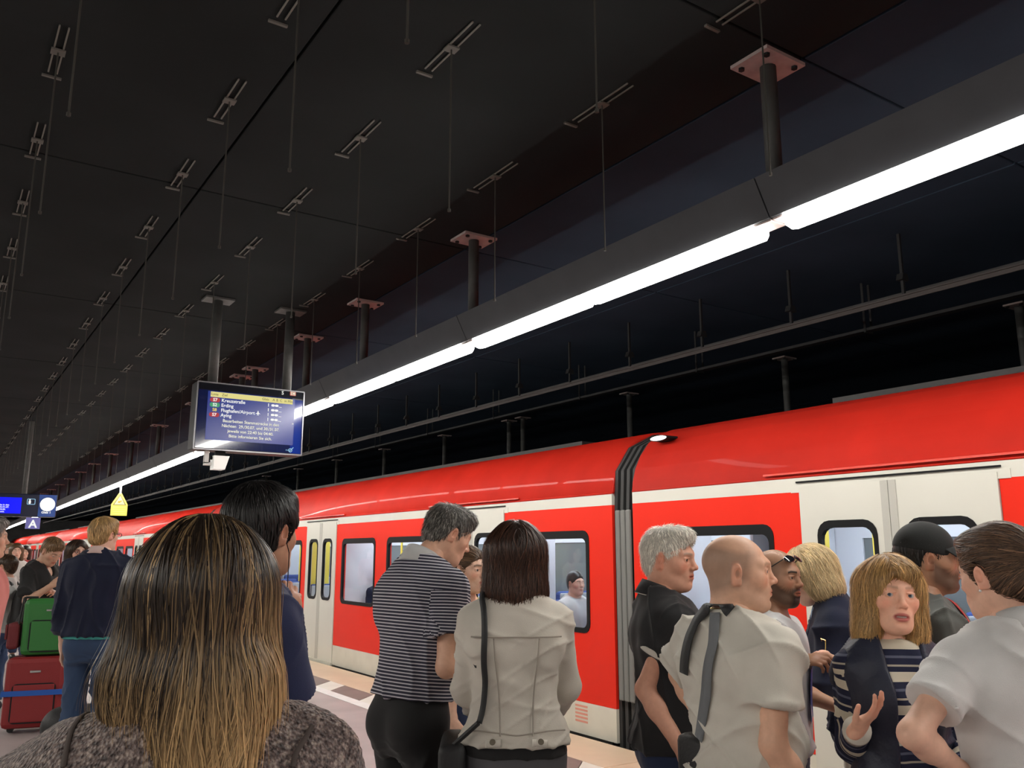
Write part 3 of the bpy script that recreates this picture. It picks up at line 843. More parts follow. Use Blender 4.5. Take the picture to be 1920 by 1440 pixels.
# ------------------------------------------------------------------ head
def head_ops(H, p):
    """skull, face, ears and neck in head space; p tweaks"""
    o = []
    fem = p.get('fem', 0); nose = p.get('nose', 1.0); jaw = p.get('jaw', .88 if p.get('fem', 0) else 1.0); ch = p.get('cheek', 1.0)
    E = lambda c, r, k=.02, kind='u', rot=None: EL(H, c, r, k * H.s, kind, rot)
    C = lambda a, b_, r1, r2, k=.01, kind='u': RC(H.pt(a), H.pt(b_), r1 * H.s, r2 * H.s, k * H.s, kind)
    o.append(E((0, -.014, .034), (.0745, .097, .083), .02))
    o.append(E((0, .018, -.026), (.0570 * jaw, .071, .085), .04))
    o.append(C((-.018 * jaw, .052, -.084 if fem else -.090), (.018 * jaw, .052, -.084 if fem else -.090), .019 if fem else .021, .019 if fem else .021, .035))           # jaw line
    o.append(C((0, .070, -.092 if fem else -.098), (0, .073, -.090 if fem else -.096), .0165 if fem else .021, .0165 if fem else .021, .025))   # chin
    for s in (-1, 1):
        o.append(C((s * .046 * jaw, .0, -.052), (s * .024 * jaw, .050, -.090), .017, .016, .035))
        o.append(E((s * (.037 if fem else .040), .056, -.020), (.023 * ch, .022, .024), .03))                          # cheek
        o.append(C((s * .010, .084, .026), (s * .042, .070, .026), .009 if fem else .0115, .008, .022))  # brow
    # eye hollows, eyeballs' lids
    for s in (-1, 1):
        o.append(E((s * .0315, .094, .0065), (.0165, .016, .0105), .014, 's'))
        o.append(E((s * .031, .0745, .005), (.0148, .0142, .0135), .004))
        o.append(E((s * .031, .0925, .0040), (.0138, .0100, .0060 if fem else .0052), .002, 's'))                     # lid opening
        o.append(C((s * .0190, .0885, .0120), (s * .0435, .0805, .0108), .0022, .0020, .004))         # upper lid fold
    # nose
    o.append(C((0, .086, .018), (0, .1035 + .004 * (nose - 1), -.020), .0078, .0098 * nose, .012))
    o.append(E((0, .108 + .007 * (nose - 1), -.0245), (.0105 * nose, .0105, .0095), .008))
    for s in (-1, 1):
        o.append(E((s * .0118 * nose, .0985, -.0285), (.0068, .0095, .0068), .006))
        o.append(E((s * .0062, .1035, -.0350), (.0032, .0045, .0030), .003, 's'))
    # mouth
    om = p.get('mouth', 0.0)
    o.append(E((0, .078, -.058), (.030, .020, .022), .02))
    zc_ = -.0580 + .003 * om
    o.append(C((-.0235, .0815, zc_), (-.004, .0935, -.0540), .0034, .0054, .006)); o.append(C((.0235, .0815, zc_), (.004, .0935, -.0540), .0034, .0054, .006))
    o.append(C((-.020, .0825, -.0640 - om * .004), (.020, .0825, -.0640 - om * .004), .0042, .0042, .008))
    o.append(C((-.010, .0905, -.0662 - om * .006), (.010, .0905, -.0662 - om * .006), .0058, .0062, .006))
    o.append(E((0, .095, -.0600 - om * .002), (.0225, .010, .0011 + .0035 * om), .002, 's'))
    o.append(E((0, .0945, -.079 - om * .004), (.014, .006, .004), .010, 's'))
    # ears
    if p.get('ears', True):
        for s in (-1, 1):
            R_ = rotz(s * -.42) @ rotx(-.25)
            o.append(E((s * .0765, -.010, -.004), (.0075, .0195, .0320), .010, 'u', R_))
            o.append(E((s * .0830, -.004, .000), (.0060, .0095, .0160), .005, 's', R_))
            o.append(C((s * .0765, -.001, -.022), (s * .0775, -.001, -.030), .0068, .0060, .006))
    return o

def head_color(H, V, p):
    q = np.stack(H.loc(V[:, 0], V[:, 1], V[:, 2]), 1); x, y, z = np.abs(q[:, 0]), q[:, 1], q[:, 2]
    c = np.tile(np.array(p['skin'], float), (len(V), 1))
    def mixc(m, col):
        nonlocal c
        m = np.clip(m, 0, 1)[:, None]; c = c * (1 - m) + np.array(col) * m
    red = np.array(p['skin']) * np.array([1.08, .80, .76])
    mixc(.7 * np.exp(-((x - .045) ** 2 + (z + .022) ** 2) / .02 ** 2) * (y > .03), red)              # cheeks
    mixc(.6 * np.exp(-(x ** 2 + (z + .025) ** 2) / .014 ** 2) * (y > .09), red)                       # nose tip
    mixc(.6 * (x > .0745) * (y < .03) * (z < .04), red)                                               # ears
    lip = p.get('lip', tuple(np.array(p['skin']) * np.array([.80, .48, .46])))
    om = p.get('mouth', 0)
    ml = np.clip(2.4 - ((x / .0255) ** 2 + ((z + .0600 + .003 * om) / (.0110 + .0035 * om)) ** 2) * 2.0, 0, 1) * (y > .079)
    mixc(ml * .9, lip)
    if om > .3: mixc(((x < .016) & (np.abs(z + .0600 + .002 * om) < .0032 * om) & (y > .07) & (y < .0885)) * 1.0, (.60, .52, .46) if p.get('teeth') else (.06, .02, .02))
    br = p.get('brow', (.05, .035, .025))
    zb = .0265 + np.clip(x - .012, 0, .024) * .13 - np.clip(x - .036, 0, 1) * .34
    mixc(np.clip(1.5 - np.abs(z - zb) / .0042, 0, 1) * ((x > .011) & (x < .050) & (y > .055)) * p.get('brow_a', .8), br)
    if 'stubble' in p:
        colr, a = p['stubble']
        ss = lambda v, w_: np.clip(v / w_ * .5 + .5, 0, 1)
        zl = np.interp(y, [-.01, .03, .07, .085], [.010, -.022, -.046, -.041]) + .003 * np.sin(x * 900)
        mm = ss(zl - z, .012) * ss(y + .004, .012) * ss(z + .118 - np.clip(.05 - y, 0, .06) * .6, .016)
        mou = ss(1 - ((x / .027) ** 2 + ((z + .061) / .013) ** 2), .3) * (y > .07)
        mixc(mm * (1 - mou) * a, colr)
        if p.get('goatee'): mixc(ss(.030 - x, .008) * ss(-.041 - z, .006) * ss(y - .055, .02) * (1 - mou) * min(1, a * 1.3), colr)
    if 'buzz' in p:
        colr, a = p['buzz']
        hl = np.clip((z - .048 + np.clip(y - .0, -.2, .2) * -.75 + .0) * 40, 0, 1)
        m = np.clip(((.052 - y) * 30 + (z - .02) * 8), 0, 1) * np.clip((z + .055 - np.clip(.0 - y, 0, .1) * -.1 + np.clip(-y, 0, .08) * .30) * 26, 0, 1) * np.clip((.078 - z) * 40 + np.clip(-y, 0, .1) * 10, .25, 1)
        m *= 1 - np.clip((x - .0755) / .004, 0, 1) * ((y < .03) & (z < .04) & (z > -.05))
        mixc(m * a, colr)
    return c

def eye_objs(H, parent, p, look=(0, 1, 0)):
    M_e = mat('eye_white', (.50, .46, .43), .15); M_i = mat('iris_' + p.get('iris', 'brown'), {'brown': (.05, .025, .012), 'blue': (.10, .16, .22)}[p.get('iris', 'brown')], .1)
    for s in (-1, 1):
        c = H.pt((s * .031, .0745, .0045)); r = .0134 * H.s
        lk = _n(H.vec(look)) if len(look) == 3 and not isinstance(look, np.ndarray) else _n(look)
        V = []; F = []; mi = []
        u = _n(np.cross(lk, [0, 0, 1])); w = np.cross(u, lk); nr, ns = 9, 14
        for i in range(nr):
            a = math.pi * .62 * i / (nr - 1)
            for j in range(ns):
                t = 2 * math.pi * j / ns; V.append(c + r * (lk * math.cos(a) + math.sin(a) * (u * math.cos(t) + w * math.sin(t))))
        for i in range(nr - 1):
            for j in range(ns):
                F.append([i * ns + j, i * ns + (j + 1) % ns, (i + 1) * ns + (j + 1) % ns, (i + 1) * ns + j]); mi.append(2 if i < 1 else 1 if i < 2 else 0)
        link('eye', to_mesh('eye', np.array(V), np.array(F), [M_e, M_i, M_black], mi=mi), parent)

# ------------------------------------------------------------------ hand
def hand_ops(w, d, back, side, s=1.0, curl=(.35, .4, .45, .5), thumb=.3, spread=.06):
    """w wrist, d towards the fingers, back = normal of the back of the hand, side +1 right / -1 left"""
    d = _n(d); bk = np.asarray(back, float); bk = _n(bk - d * (bk @ d)); th = np.cross(d, bk) * (-side)
    # right hand: thumb lies to the left of the fingers when the back faces the viewer
    R = np.stack([th, d, bk], 1); H = Fr(w, R, s); o = []
    E = lambda c, r, k=.01: EL(H, c, r, k * s)
    C = lambda a, b_, r1, r2, k=.006: RC(H.pt(a), H.pt(b_), r1 * s, r2 * s, k * s)
    o.append(C((0, -.02, 0), (0, .02, 0), .026, .024, .015)); o.append(E((0, .052, -.002), (.040, .050, .0155), .016)); o.append(E((.018, .03, -.010), (.020, .030, .014), .014))
    bx = (.029, .010, -.010, -.028); ln = (.072, .080, .074, .058); by = (.090, .094, .090, .082)
    for i in range(4):
        p0 = np.array([bx[i], by[i] - .012, 0.0]); a = curl[i] * .55; yaw = (1.5 - i) * spread
        L = ln[i]; r = (.0092, .0094, .009, .0080)[i]; first = True
        for j, fr in enumerate((.46, .30, .24)):
            v = np.array([math.sin(yaw) * math.cos(a), math.cos(a) * math.cos(yaw), -math.sin(a)])
            q = p0 + v * (L * fr + (.012 if first else 0)); o.append(C(p0, q, r, r * .92, .012 if first else .004)); p0 = q; r *= .92; a += curl[i] * (1.15 if j == 0 else .8); first = False
    p0 = np.array([.026, .018, -.008]); a = .75 - .35 * thumb
    for j, (L, r) in enumerate(((.040, .0125), (.034, .0105), (.026, .0095))):
        v = _n([math.sin(a), math.cos(a), -.25 - .5 * thumb]); q = p0 + v * L; o.append(C(p0, q, r, r * .92, .012 if j == 0 else .004)); p0 = q; a -= .30 * (.5 + thumb)
    return o, H

# ------------------------------------------------------------------ cloth and skin materials
M_skin = mat('skin', (.6, .4, .3), .48, spec=.35, attr='Col', noise=(55, .05), bump=(240, .06))
M_skin.node_tree.nodes['Principled BSDF'].inputs['Subsurface Weight'].default_value = .0
M_hair = mat('hair', (.1, .08, .06), .40, spec=.34, attr='Col')
def cloth(name, col, rough=.85, fine=.25, sheen=.1, noise=(9, .06)):
    return mat(name, col, rough, spec=.25, noise=noise, bump=(420, fine), sheen=sheen)
def striped(name, stops, period, rough=.85):
    """bands along the attribute sv; stops = [(pos, colour)...] within one period"""
    if name in MATS: return MATS[name]
    m = mat(name, (.5, .5, .5), rough, spec=.25, bump=(420, .2)); nt = m.node_tree; L = nt.links.new; b = nt.nodes['Principled BSDF']
    a = nt.nodes.new('ShaderNodeAttribute'); a.attribute_name = 'sv'
    d = nt.nodes.new('ShaderNodeMath'); d.operation = 'DIVIDE'; d.inputs[1].default_value = period; L(a.outputs['Fac'], d.inputs[0])
    fr = nt.nodes.new('ShaderNodeMath'); fr.operation = 'FRACT'; L(d.outputs[0], fr.inputs[0])
    r = nt.nodes.new('ShaderNodeValToRGB'); r.color_ramp.interpolation = 'CONSTANT'; el = r.color_ramp.elements
    while len(el) < len(stops): el.new(.5)
    for e, (p, c) in zip(el, sorted(stops)): e.position = p; e.color = (*c, 1)
    L(fr.outputs[0], r.inputs[0]); L(r.outputs[0], b.inputs['Base Color'])
    return m

RES = {'near': (.0027, .009, .0065, .010), 'mid': (.0034, .010, .008, .011), 'far': (.0048, .012, .0105, .014), 'low': (.007, .016, .015, .018)}
MALE = (np.array([.78, .86, .94, 1.02, 1.10, 1.20, 1.30, 1.38, 1.44, 1.485, 1.53]),
        [.13, .166, .170, .162, .155, .163, .178, .183, .168, .118, .070], [.09, .116, .120, .110, .105, .112, .120, .116, .098, .078, .062],
        [-.01, -.015, -.012, -.005, 0, 0, 0, -.005, -.012, -.02, -.022])
FEMALE = (MALE[0], [.13, .170, .176, .155, .130, .136, .150, .154, .142, .098, .058], [.09, .122, .124, .104, .092, .098, .106, .102, .088, .068, .052], MALE[3])

def skeleton(P):
    """solves stature and place so that the head centre lies where the photo puts it"""
    px = P.get('px'); Hw = np.array(P['pw'], float) if 'pw' in P else at_depth(*px); psi = math.radians(P['yaw'])
    Rw = rotz(-psi); s = P.get('s') or 1.0; hs = P.get('hs', 1.0)
    lean = rotx(-math.radians(P.get('lean', 0))) @ roty(math.radians(P.get('side', 0))) @ rotz(-math.radians(P.get('twist', 0)))
    hR = rotz(-math.radians(P.get('hyaw', 0))) @ rotx(-math.radians(P.get('hpitch', 0))) @ roty(math.radians(P.get('htilt', 0)))
    for _ in range(12):
        hip = np.array([0, 0, P.get('hip', .95) * s])
        T = Fr(hip, lean, s)
        piv = T.pt((0, -.010 + P.get('hfwd', 0), .592))
        hc = piv + hR @ (np.array([0, .020, .098]) * hs)
        if P.get('s'): break
        s *= Hw[2] / hc[2]
    H = Fr(hc, hR, hs)
    root = Hw - Rw @ hc
    zoff = root[2] if P.get('s') else 0.0
    def to_local(w): return Rw.T @ (np.asarray(w) - np.array([root[0], root[1], zoff]))
    return dict(s=s, T=T, H=H, hip=hip, root=(root[0], root[1], zoff), psi=psi, loc=to_local, B=Fr((0, 0, 0), np.eye(3), s))

def sleeve_sv(V, F, K, short=None):
    """cuts trunk and sleeves apart at the armholes; bands follow height on the trunk, distance down the arm on the sleeves"""
    T = K['T']; C = V[F].mean(1); reg = np.zeros(len(F), int); fs = [lambda X: T.loc(X[:, 0], X[:, 1], X[:, 2])[2] + .95]
    for sd in (0, 1):
        S, E, W = K['arm'][sd]; u = _n(E - S); L = np.linalg.norm(E - S); v = _n(W - E)
        t = (C - S) @ u; r = np.linalg.norm(C - S - t[:, None] * u, axis=1)
        out = ((C - T.o) @ T.R[:, 0]) * (1, -1)[sd]
        reg[(t > .02) & (t < (L + .06 if short is None else L * short + .015)) & (r < .105) & (out > K['sw'] * K['s'] * (.92 - .30 * np.clip(t, 0, .2)))] = 1 + 2 * sd
        t2 = (C - E) @ v; r2 = np.linalg.norm(C - E - t2[:, None] * v, axis=1); t1 = (C - S) @ u
        if short is None: reg[(t2 > .0) & (r2 < .08) & (t2 < .4) & (t2 > (t1 - L))] = 2 + 2 * sd
        fs += [lambda X, S=S, u=u: 1.43 - (X - S) @ u, lambda X, E=E, v=v, L=L: 1.43 - L - (X - E) @ v]
    key = F * 5 + reg[:, None]; uq, inv = np.unique(key, return_inverse=True); vi, rg = uq // 5, uq % 5; V2 = V[vi]; sv = np.zeros(len(V2))
    for i, f in enumerate(fs):
        m = rg == i
        if m.any(): sv[m] = f(V2[m])
    return V2, inv.reshape(F.shape), sv

def person(P):
    K = skeleton(P); s, T, H, B = K['s'], K['T'], K['H'], K['B']; rs = RES[P.get('res', 'mid')]
    fem = P.get('fem', 0); wide = P.get('wide', 1.0); K['P'] = P
    root = empty('person', K['root'], -K['psi'])
    prof = FEMALE if fem else MALE; Z, A, Bd, Yc = prof[0] - .95, np.array(prof[1]) * wide, np.array(prof[2]) * P.get('deep', wide), np.array(prof[3])
    if P.get('belly'):
        g = np.exp(-((Z - .13) / .10) ** 2) * P['belly']; Bd = Bd + g * .5; Yc = Yc + g * .5; A = A + g * .25
    if P.get('hunch'): Yc = Yc - P['hunch'] * np.exp(-((Z - .42) / .09) ** 2); Bd = Bd + P['hunch'] * .3 * np.exp(-((Z - .42) / .09) ** 2)
    K['prof'] = (Z, A, Bd, Yc)
    sw = P.get('sw', .148 if fem else .172) ; K['sw'] = sw; am = .86 if fem else 1.0; am *= P.get('armw', 1.0); shz = P.get('shz', 1.405) - .95
    arms = []; 
    for sd, key in ((1, 'R'), (-1, 'L')):
        a = P.get(key, {}); S = T.pt((sd * sw, -.012, shz))
        S = S + np.array(a.get('sh', (0, 0, 0)), float)
        la, lf = .295 * s * a.get('la', 1), .255 * s * a.get('lf', 1)
        if 'E' in a: u = _n(K['loc'](at_depth(*a['E'])) - S)
        else: u = _n(a.get('u', (sd * .13, -.03, -1)))
        E = S + u * la
        if 'W' in a: v = _n(K['loc'](at_depth(*a['W'])) - E)
        else: v = _n(a.get('v', (sd * .02, .16, -1)))
        arms.append((S, E, E + v * lf))
    K['arm'] = arms
    # ---- the body, one mesh: coarse trunk and limbs, fine head, fine hands
    eb = -.014
    up_, lw_ = Z > -.02, Z < .10
    body = [PROFILE(T, Z[up_], A[up_], Bd[up_], Yc[up_], .03, e=eb), PROFILE(Fr(T.o, T.R if P.get('seated') else np.eye(3), s), Z[lw_], A[lw_], Bd[lw_], Yc[lw_], .03, e=-.022)]
    nr = .050 if fem else .060
    nr *= P.get('neck', 1.0)
    neck = RC(T.pt((0, -.024, .535)), H.pt((0, -.026, -.050)), nr * 1.06 * s, nr * .93 * H.s, .035)
    traps = [RC(T.pt((0, -.03, .56)), T.pt((sd * sw * .8, -.02, shz + .02)), .035 * s, .035 * s, .04) for sd in (1, -1)]
    body += [neck] + traps
    for sd, (S, E, W) in zip((1, -1), arms):
        body += [RC(T.pt((sd * sw * .5, -.015, shz + .005)), S, .045 * s * am, .046 * s * am, .04), RC(S, E, .049 * s * am, .0385 * s * am, .03),
                 RC(E, E + (W - E) * .35, .039 * s * am, .0405 * s * am, .02), RC(E + (W - E) * .3, W, .0405 * s * am, .026 * s * am, .02)]
    st = P.get('stance', .095)
    hipj = [B.pt((sd * .088, -.005, .90)) for sd in (1, -1)]; knee = [B.pt((sd * (st + .002), .018, .49)) for sd in (1, -1)]; ank = [B.pt((sd * st, -.015, .09)) for sd in (1, -1)]
    if P.get('seated'):
        hipj = [T.o + B.vec((sd * .088 * s, 0, -.02)) for sd in (1, -1)]; knee = [h_ + np.array([0, .42 * s, .02]) for h_ in hipj]; ank = [k_ + np.array([0, .02, -.40 * s]) for k_ in knee]
    for h_, k_, a_ in zip(hipj, knee, ank): body += [RC(h_, k_, .072 * s, .050 * s, .03), RC(k_, a_, .050 * s, .035 * s, .02)]
    V1, F1 = mesh_ops(body, rs[1])
    skin = np.array(P['skin']); parts = [(V1, F1, np.tile(skin, (len(V1), 1)))]
    ho = head_ops(H, P) + [neck] + [HS(T.pt((0, -.03, .50)), -T.R[:, 2], .002)]
    V2, F2 = mesh_ops(ho, rs[0]); parts.append((V2, F2, head_color(H, V2, P)))
    K['hand'] = {}
    for i, (sd, key) in enumerate(((1, 'R'), (-1, 'L'))):
        S, E, W = arms[i]; a = P.get(key, {})
        if P.get('res') == 'low': continue
        d = a.get('hd'); d = (W - E) if d is None else np.array(d, float)
        bk = np.array(a.get('bk', (sd * 1.0, 0, 0.1)), float)
        oh, HF = hand_ops(W, d, bk, sd, s * (.92 if fem else 1.03) * a.get('hsz', 1), a.get('curl', (.45, .5, .55, .6)), a.get('thumb', .4), a.get('spread', .05))
        K['hand'][key] = HF
        fa = RC(E + (W - E) * .6, W, .0335 * s * am, .026 * s * am, .012)
        V3, F3 = mesh_ops([fa] + oh, .0040 if P.get('res') in ('near', 'mid', None) else .0055)
        q = HF.loc(V3[:, 0], V3[:, 1], V3[:, 2]); c = np.tile(skin, (len(V3), 1)); m = np.clip((q[1] - .07) * 18, 0, .5)[:, None]
        parts.append((V3, F3, c * (1 - m) + skin * np.array([1.06, .84, .80]) * m))
    off = 0; VV, FF, CC = [], [], []
    for V, F, c in parts: VV.append(V); FF.append(F + off); CC.append(c); off += len(V)
    link('body', to_mesh('body', np.concatenate(VV), np.concatenate(FF), M_skin, {'Col': ('FLOAT_COLOR', np.concatenate(CC))}), root)
    if P.get('eyes'): eye_objs(H, root, P, (K['loc'](_cc) - H.o) if P.get('look') == 'cam' else P.get('look', (0, 1, 0)))
    # ---- trousers and shoes
    tr = P.get('trousers')
    if tr:
        e = tr.get('e', .010); w0 = tr.get('waist', 1.03); k = (Z + .95 <= w0 + .09)
        base = Fr(T.o, T.R if P.get('seated') else np.eye(3), s)
        o = [PROFILE(base, Z[k], A[k], Bd[k], Yc[k], .03, e=.002)]
        for h_, k_, a_ in zip(hipj, knee, ank):
            o += [RC(h_, k_, (.082 + e) * s * tr.get('fat', 1), (.060 + e) * s, .04), RC(k_, a_ + (0, 0, .0), (.060 + e) * s, (.050 + e) * s * tr.get('flare', 1), .008, cap=.97)]
        for sd in (1, -1): o.append(EL(base, (sd * .075, -.062, -.065), (.080 + e * .6, .070 + e * .6, .088), .04 * s))
        if not P.get('seated'): o.append(HS((0, 0, w0 * s), (0, -.06, 1), .006))
        V, F = mesh_ops(o, rs[3]); V0 = V; V = wrinkle(V, F, tr.get('wr', .006), 3, 26, (1, 1, .8)); mk = np.clip((.86 * s - V0[:, 2]) / .1, 0, 1)[:, None] if not P.get('seated') else .5; V = V0 * (1 - mk) + V * mk
        link('trousers', to_mesh('trousers', V, F, tr['m']), root); K['trou'] = o
    if P.get('shoes'):
        for sd, a_ in zip((1, -1), ank):
            c = Fr(np.array([a_[0], a_[1], 0 if not P.get('seated') else a_[2] - .09]), rotz(-sd * .16), s)
            o = [EL(c, (0, .075, .040), (.046, .125, .042), .02), EL(c, (0, -.015, .050), (.040, .055, .055), .03), HS(c.pt((0, 0, .002)), (0, 0, -1), .004)]
            V, F = mesh_ops(o, rs[3] * .7); link('shoe', to_mesh('shoe', V, F, P['shoes']), root)
    # ---- tops
    for tp in P.get('tops', []):
        e = tp.get('e', .012); hem = tp.get('hem', .93) - .95; k0 = Z >= hem - .12
        zz = np.concatenate([[hem - .03], Z[Z > hem - .03]]); Ai = np.interp(zz, Z, A); Bi = np.interp(zz, Z, Bd); Yi = np.interp(zz, Z, Yc)
        fl = tp.get('flare', 0.0) * np.clip((.20 - zz) / (.20 - hem), 0, 1.2)
        ns = tp.get('nospine', 0)
        if tp.get('loose'):      # straight hang from the chest
            mA = np.maximum.accumulate(Ai[::-1])[::-1]; mB = np.maximum.accumulate(Bi[::-1])[::-1]
            t_ = tp['loose']; sel = zz < .33; Ai = np.where(sel, Ai * (1 - t_) + np.maximum(Ai, np.interp(.33, Z, A) * .98) * t_, Ai); Bi = np.where(sel, Bi * (1 - t_) + np.maximum(Bi, np.interp(.33, Z, Bd) * .98) * t_, Bi)
        o = [PROFILE(T, zz, Ai + fl, Bi + fl, Yi, .03, e=e)]
        if fem and tp.get('bust', 1):
            for sd in (1, -1): o.append(EL(T, (sd * .062, .070, .335), (.062 + e, .058 + e, .066 + e), .05 * s))
        for sd in (1, -1): o.append(EL(T, (sd * .085, -.070, .38), (.085 + e, .052 + e, .11), .04 * s))                      # shoulder blades
        if hem < .06:
            for sd in (1, -1): o.append(EL(Fr(T.o, np.eye(3), s), (sd * .075, -.062, -.065), (.082 + e, .072 + e, .095 + e), .05 * s))
        am2 = am
        for i, sd in enumerate((1, -1)):
            S, E, W = arms[i]
            o.append(RC(T.pt((sd * .05, -.018, shz + .050)), S + (E - S) * .04, (.046 + e) * s, (.050 * am2 + e) * s, .045))
            if tp.get('sleeve') == 'short': o.append(RC(S, E, (.053 * am2 + e) * s, (.051 * am2 + e + tp.get('sfl', .012)) * s, .03, cap=tp.get('sl', .66)))
            elif tp.get('sleeve') == 'long':
                o.append(RC(S, E, (.052 * am2 + e) * s, (.044 * am2 + e) * s, .03)); o.append(RC(E, W, (.044 * am2 + e) * s, (.031 * am2 + e) * s, .03, cap=tp.get('sl', .97)))
            elif tp.get('sleeve') == 'none': pass
        nk = tp.get('neck', 'crew')
        o.append(('s', neck[1], .006, neck[3] - .01, neck[4] + .01))
        nz, nt_ = {'crew': (1.520, .42), 'v': (1.520, .35), 'polo': (1.530, .50), 'high': (1.552, .30), 'wide': (1.505, .45), 'boat': (1.495, .35)}[nk]
        o.append(HS(T.pt((0, -.02, nz - .95)), T.vec((0, nt_, 1)), .008))
        if nk == 'v': o.append(EL(T, (0, .115, .515), (.050, .075, .10), .01, 's'))
        if nk == 'wide': o.append(EL(T, (0, .06, .56), (.095, .10, .085), .012, 's'))
        if tp.get('open'):       # open front: a vertical gap
            wq = tp['open']
            o.append(('s', lambda x, y, z, T=T, wq=wq: np.maximum(np.abs(T.loc(x, y, z)[0]) - wq * (1.0 + .5 * np.clip(T.loc(x, y, z)[2] - .3, 0, .3)), -T.loc(x, y, z)[1] + .02), .01, T.o - 1, T.o + 1))
        if tp.get('sleeve') == 'none':
            for i, sd in enumerate((1, -1)):
                S, E, W = arms[i]; o.append(RC(S + T.vec((sd * .035 * s, 0, 0)), E + T.vec((sd * .03, 0, 0)), .060 * s * am, .055 * s, .01, 's'))
        o.append(HS(T.pt((0, 0, hem)), T.vec((0, tp.get('hemtilt', 0), -1)), .006))
        V, F = mesh_ops(o, rs[2]); K['top'] = o
        V = wrinkle(V, F, tp.get('wr', .006), tp.get('seed', 5), tp.get('wf', 22), tp.get('wa', (1, 1, .5)))
        at = None
        if tp.get('sv'): V, F, sv = sleeve_sv(V, F, K, tp.get('sl', .66) if tp['sleeve'] == 'short' else None); at = {'sv': ('FLOAT', sv)}
        link(tp.get('name', 'shirt'), to_mesh(tp.get('name', 'shirt'), V, F, tp['m'], at), root)
        if tp.get('trim'):       # contrasting sleeve bands
            for i in (0, 1):
                S, E, W = arms[i]; fr = tp.get('sl', .66); r = (.053 * am2 + e + (.051 - .053 + tp.get('sfl', .012)) * fr + .003) * s
                band(S + (E - S) * (fr - .075), S + (E - S) * (fr + .010), r, tp['trim'], root, 'sleeve_band')
    if P.get('collar'): collar(K, root, *P['collar'])
    K['root_o'] = root; K['neck'] = neck
    if P.get('hair'): hair(K, root, **P['hair'])
    tag(root, P['label'], 'person', P.get('group'))
    return root, K

def band(p, q, r, m, parent, name, t=.005, n=36):
    p, q = Vector(p), Vector(q); d = (q - p).normalized(); u = d.orthogonal().normalized(); w = d.cross(u); V = []
    prof = [(0, -t), (0, 0), (.15, t * .5), (.85, t * .5), (1, 0), (1, -t)]
    for i in range(n):
        a = 2 * math.pi * i / n; e = u * math.cos(a) + w * math.sin(a)
        for f, dr in prof: V.append(p + (q - p) * f + e * (r + dr))
    k = len(prof); F = [[i * k + j, ((i + 1) % n) * k + j, ((i + 1) % n) * k + (j + 1) % k, i * k + (j + 1) % k] for i in range(n) for j in range(k)]
    return link(name, to_mesh(name, np.array([v[:] for v in V]), np.array(F), m), parent)

def collar(K, root, m, up=.030, drop=.045, gap=.35, edge=None):
    """folded shirt collar round the neck"""
    T, H, s = K['T'], K['H'], K['s']; n = 40; rows = []
    a0 = T.pt((0, -.024, .535)); nrm = (.058 if not K['P'].get('fem') else .050) * K['P'].get('neck', 1) * 1.08
    V = []; th = [math.pi / 2 + gap + (2 * math.pi - 2 * gap) * i / (n - 1) for i in range(n)]
    for t in th:
        cx, cy = math.cos(t), math.sin(t)
        fz = -.50 * (cy * .06) - .012 * max(cy, 0)          # lower in front
        pts = [(nrm * 1.02, .0 + fz), (nrm * 1.05, up + fz), (nrm * 1.14, up + .004 + fz), (nrm * 1.40, up - drop * .55 + fz), (nrm * 1.62, up - drop - .006 + fz), (nrm * 1.55, up - drop - .010 + fz)]
        for r, z in pts: V.append(T.pt((cx * r, cy * r * 1.05 - .022, .570 - .02 + z)))
    k = 6; F = [[i * k + j, (i + 1) * k + j, (i + 1) * k + j + 1, i * k + j + 1] for i in range(n - 1) for j in range(k - 1)]
    mi = None; ms = m
    if edge is not None: ms = [m, edge]; mi = [1 if f[0] % k >= 3 and f[0] % k < 4 and False else (1 if f[0] % k == 4 else 0) for f in F]
    o = link('collar', to_mesh('collar', np.array(V), np.array(F), ms, mi=mi), root)
    return o

def on_surface(K, ops, px, d0, back=.45):
    """where the line of sight through a pixel of the photo first meets the garment"""
    out = []
    for x, y in px:
        ds = np.linspace(d0 - .5, d0 + back, 240); Q = np.array([K['loc'](at_depth(x, y, d)) for d in ds]); v = ev(ops, Q)
        i = np.argmax(v < 0) if (v < 0).any() else int(np.argmin(v)); out.append(Q[i])
    return out

def strap(ops, pts, width, m, parent, name, off=.006, n=40, thick=.003):
    """band laid over a garment through the given points"""
    pts = np.array(pts, float); t = np.linspace(0, 1, len(pts)); tt = np.linspace(0, 1, n)
    C = np.stack([np.interp(tt, t, pts[:, i]) for i in range(3)], 1)
    for _ in range(3): C[1:-1] = (C[:-2] + 2 * C[1:-1] + C[2:]) / 4
    for _ in range(4):
        d = ev(ops, C); g = grad(ops, C, .006); C = C - g * (np.clip(d - off, -.06, .03) * (np.abs(d) < .12))[:, None]
        C[1:-1] = (C[:-2] + 2 * C[1:-1] + C[2:]) / 4
    g = grad(ops, C, .012); g[1:-1] = (g[:-2] + g[1:-1] + g[2:]); g /= np.linalg.norm(g, axis=1, keepdims=True) + 1e-9
    Tn = np.gradient(C, axis=0); Tn /= np.linalg.norm(Tn, axis=1, keepdims=True) + 1e-9
    S = np.cross(Tn, g); S /= np.linalg.norm(S, axis=1, keepdims=True) + 1e-9
    w = width / 2
    V = np.stack([C - S * w, C + S * w, C + S * w + g * thick, C - S * w + g * thick], 1).reshape(-1, 3)
    F = [[i * 4 + j, i * 4 + (j + 1) % 4, i * 4 + 4 + (j + 1) % 4, i * 4 + 4 + j] for i in range(n - 1) for j in range(4)]
    F += [[0, 1, 2, 3], [(n - 1) * 4 + j for j in (3, 2, 1, 0)]]
    return link(name, to_mesh(name, V, np.array(F), m), parent)

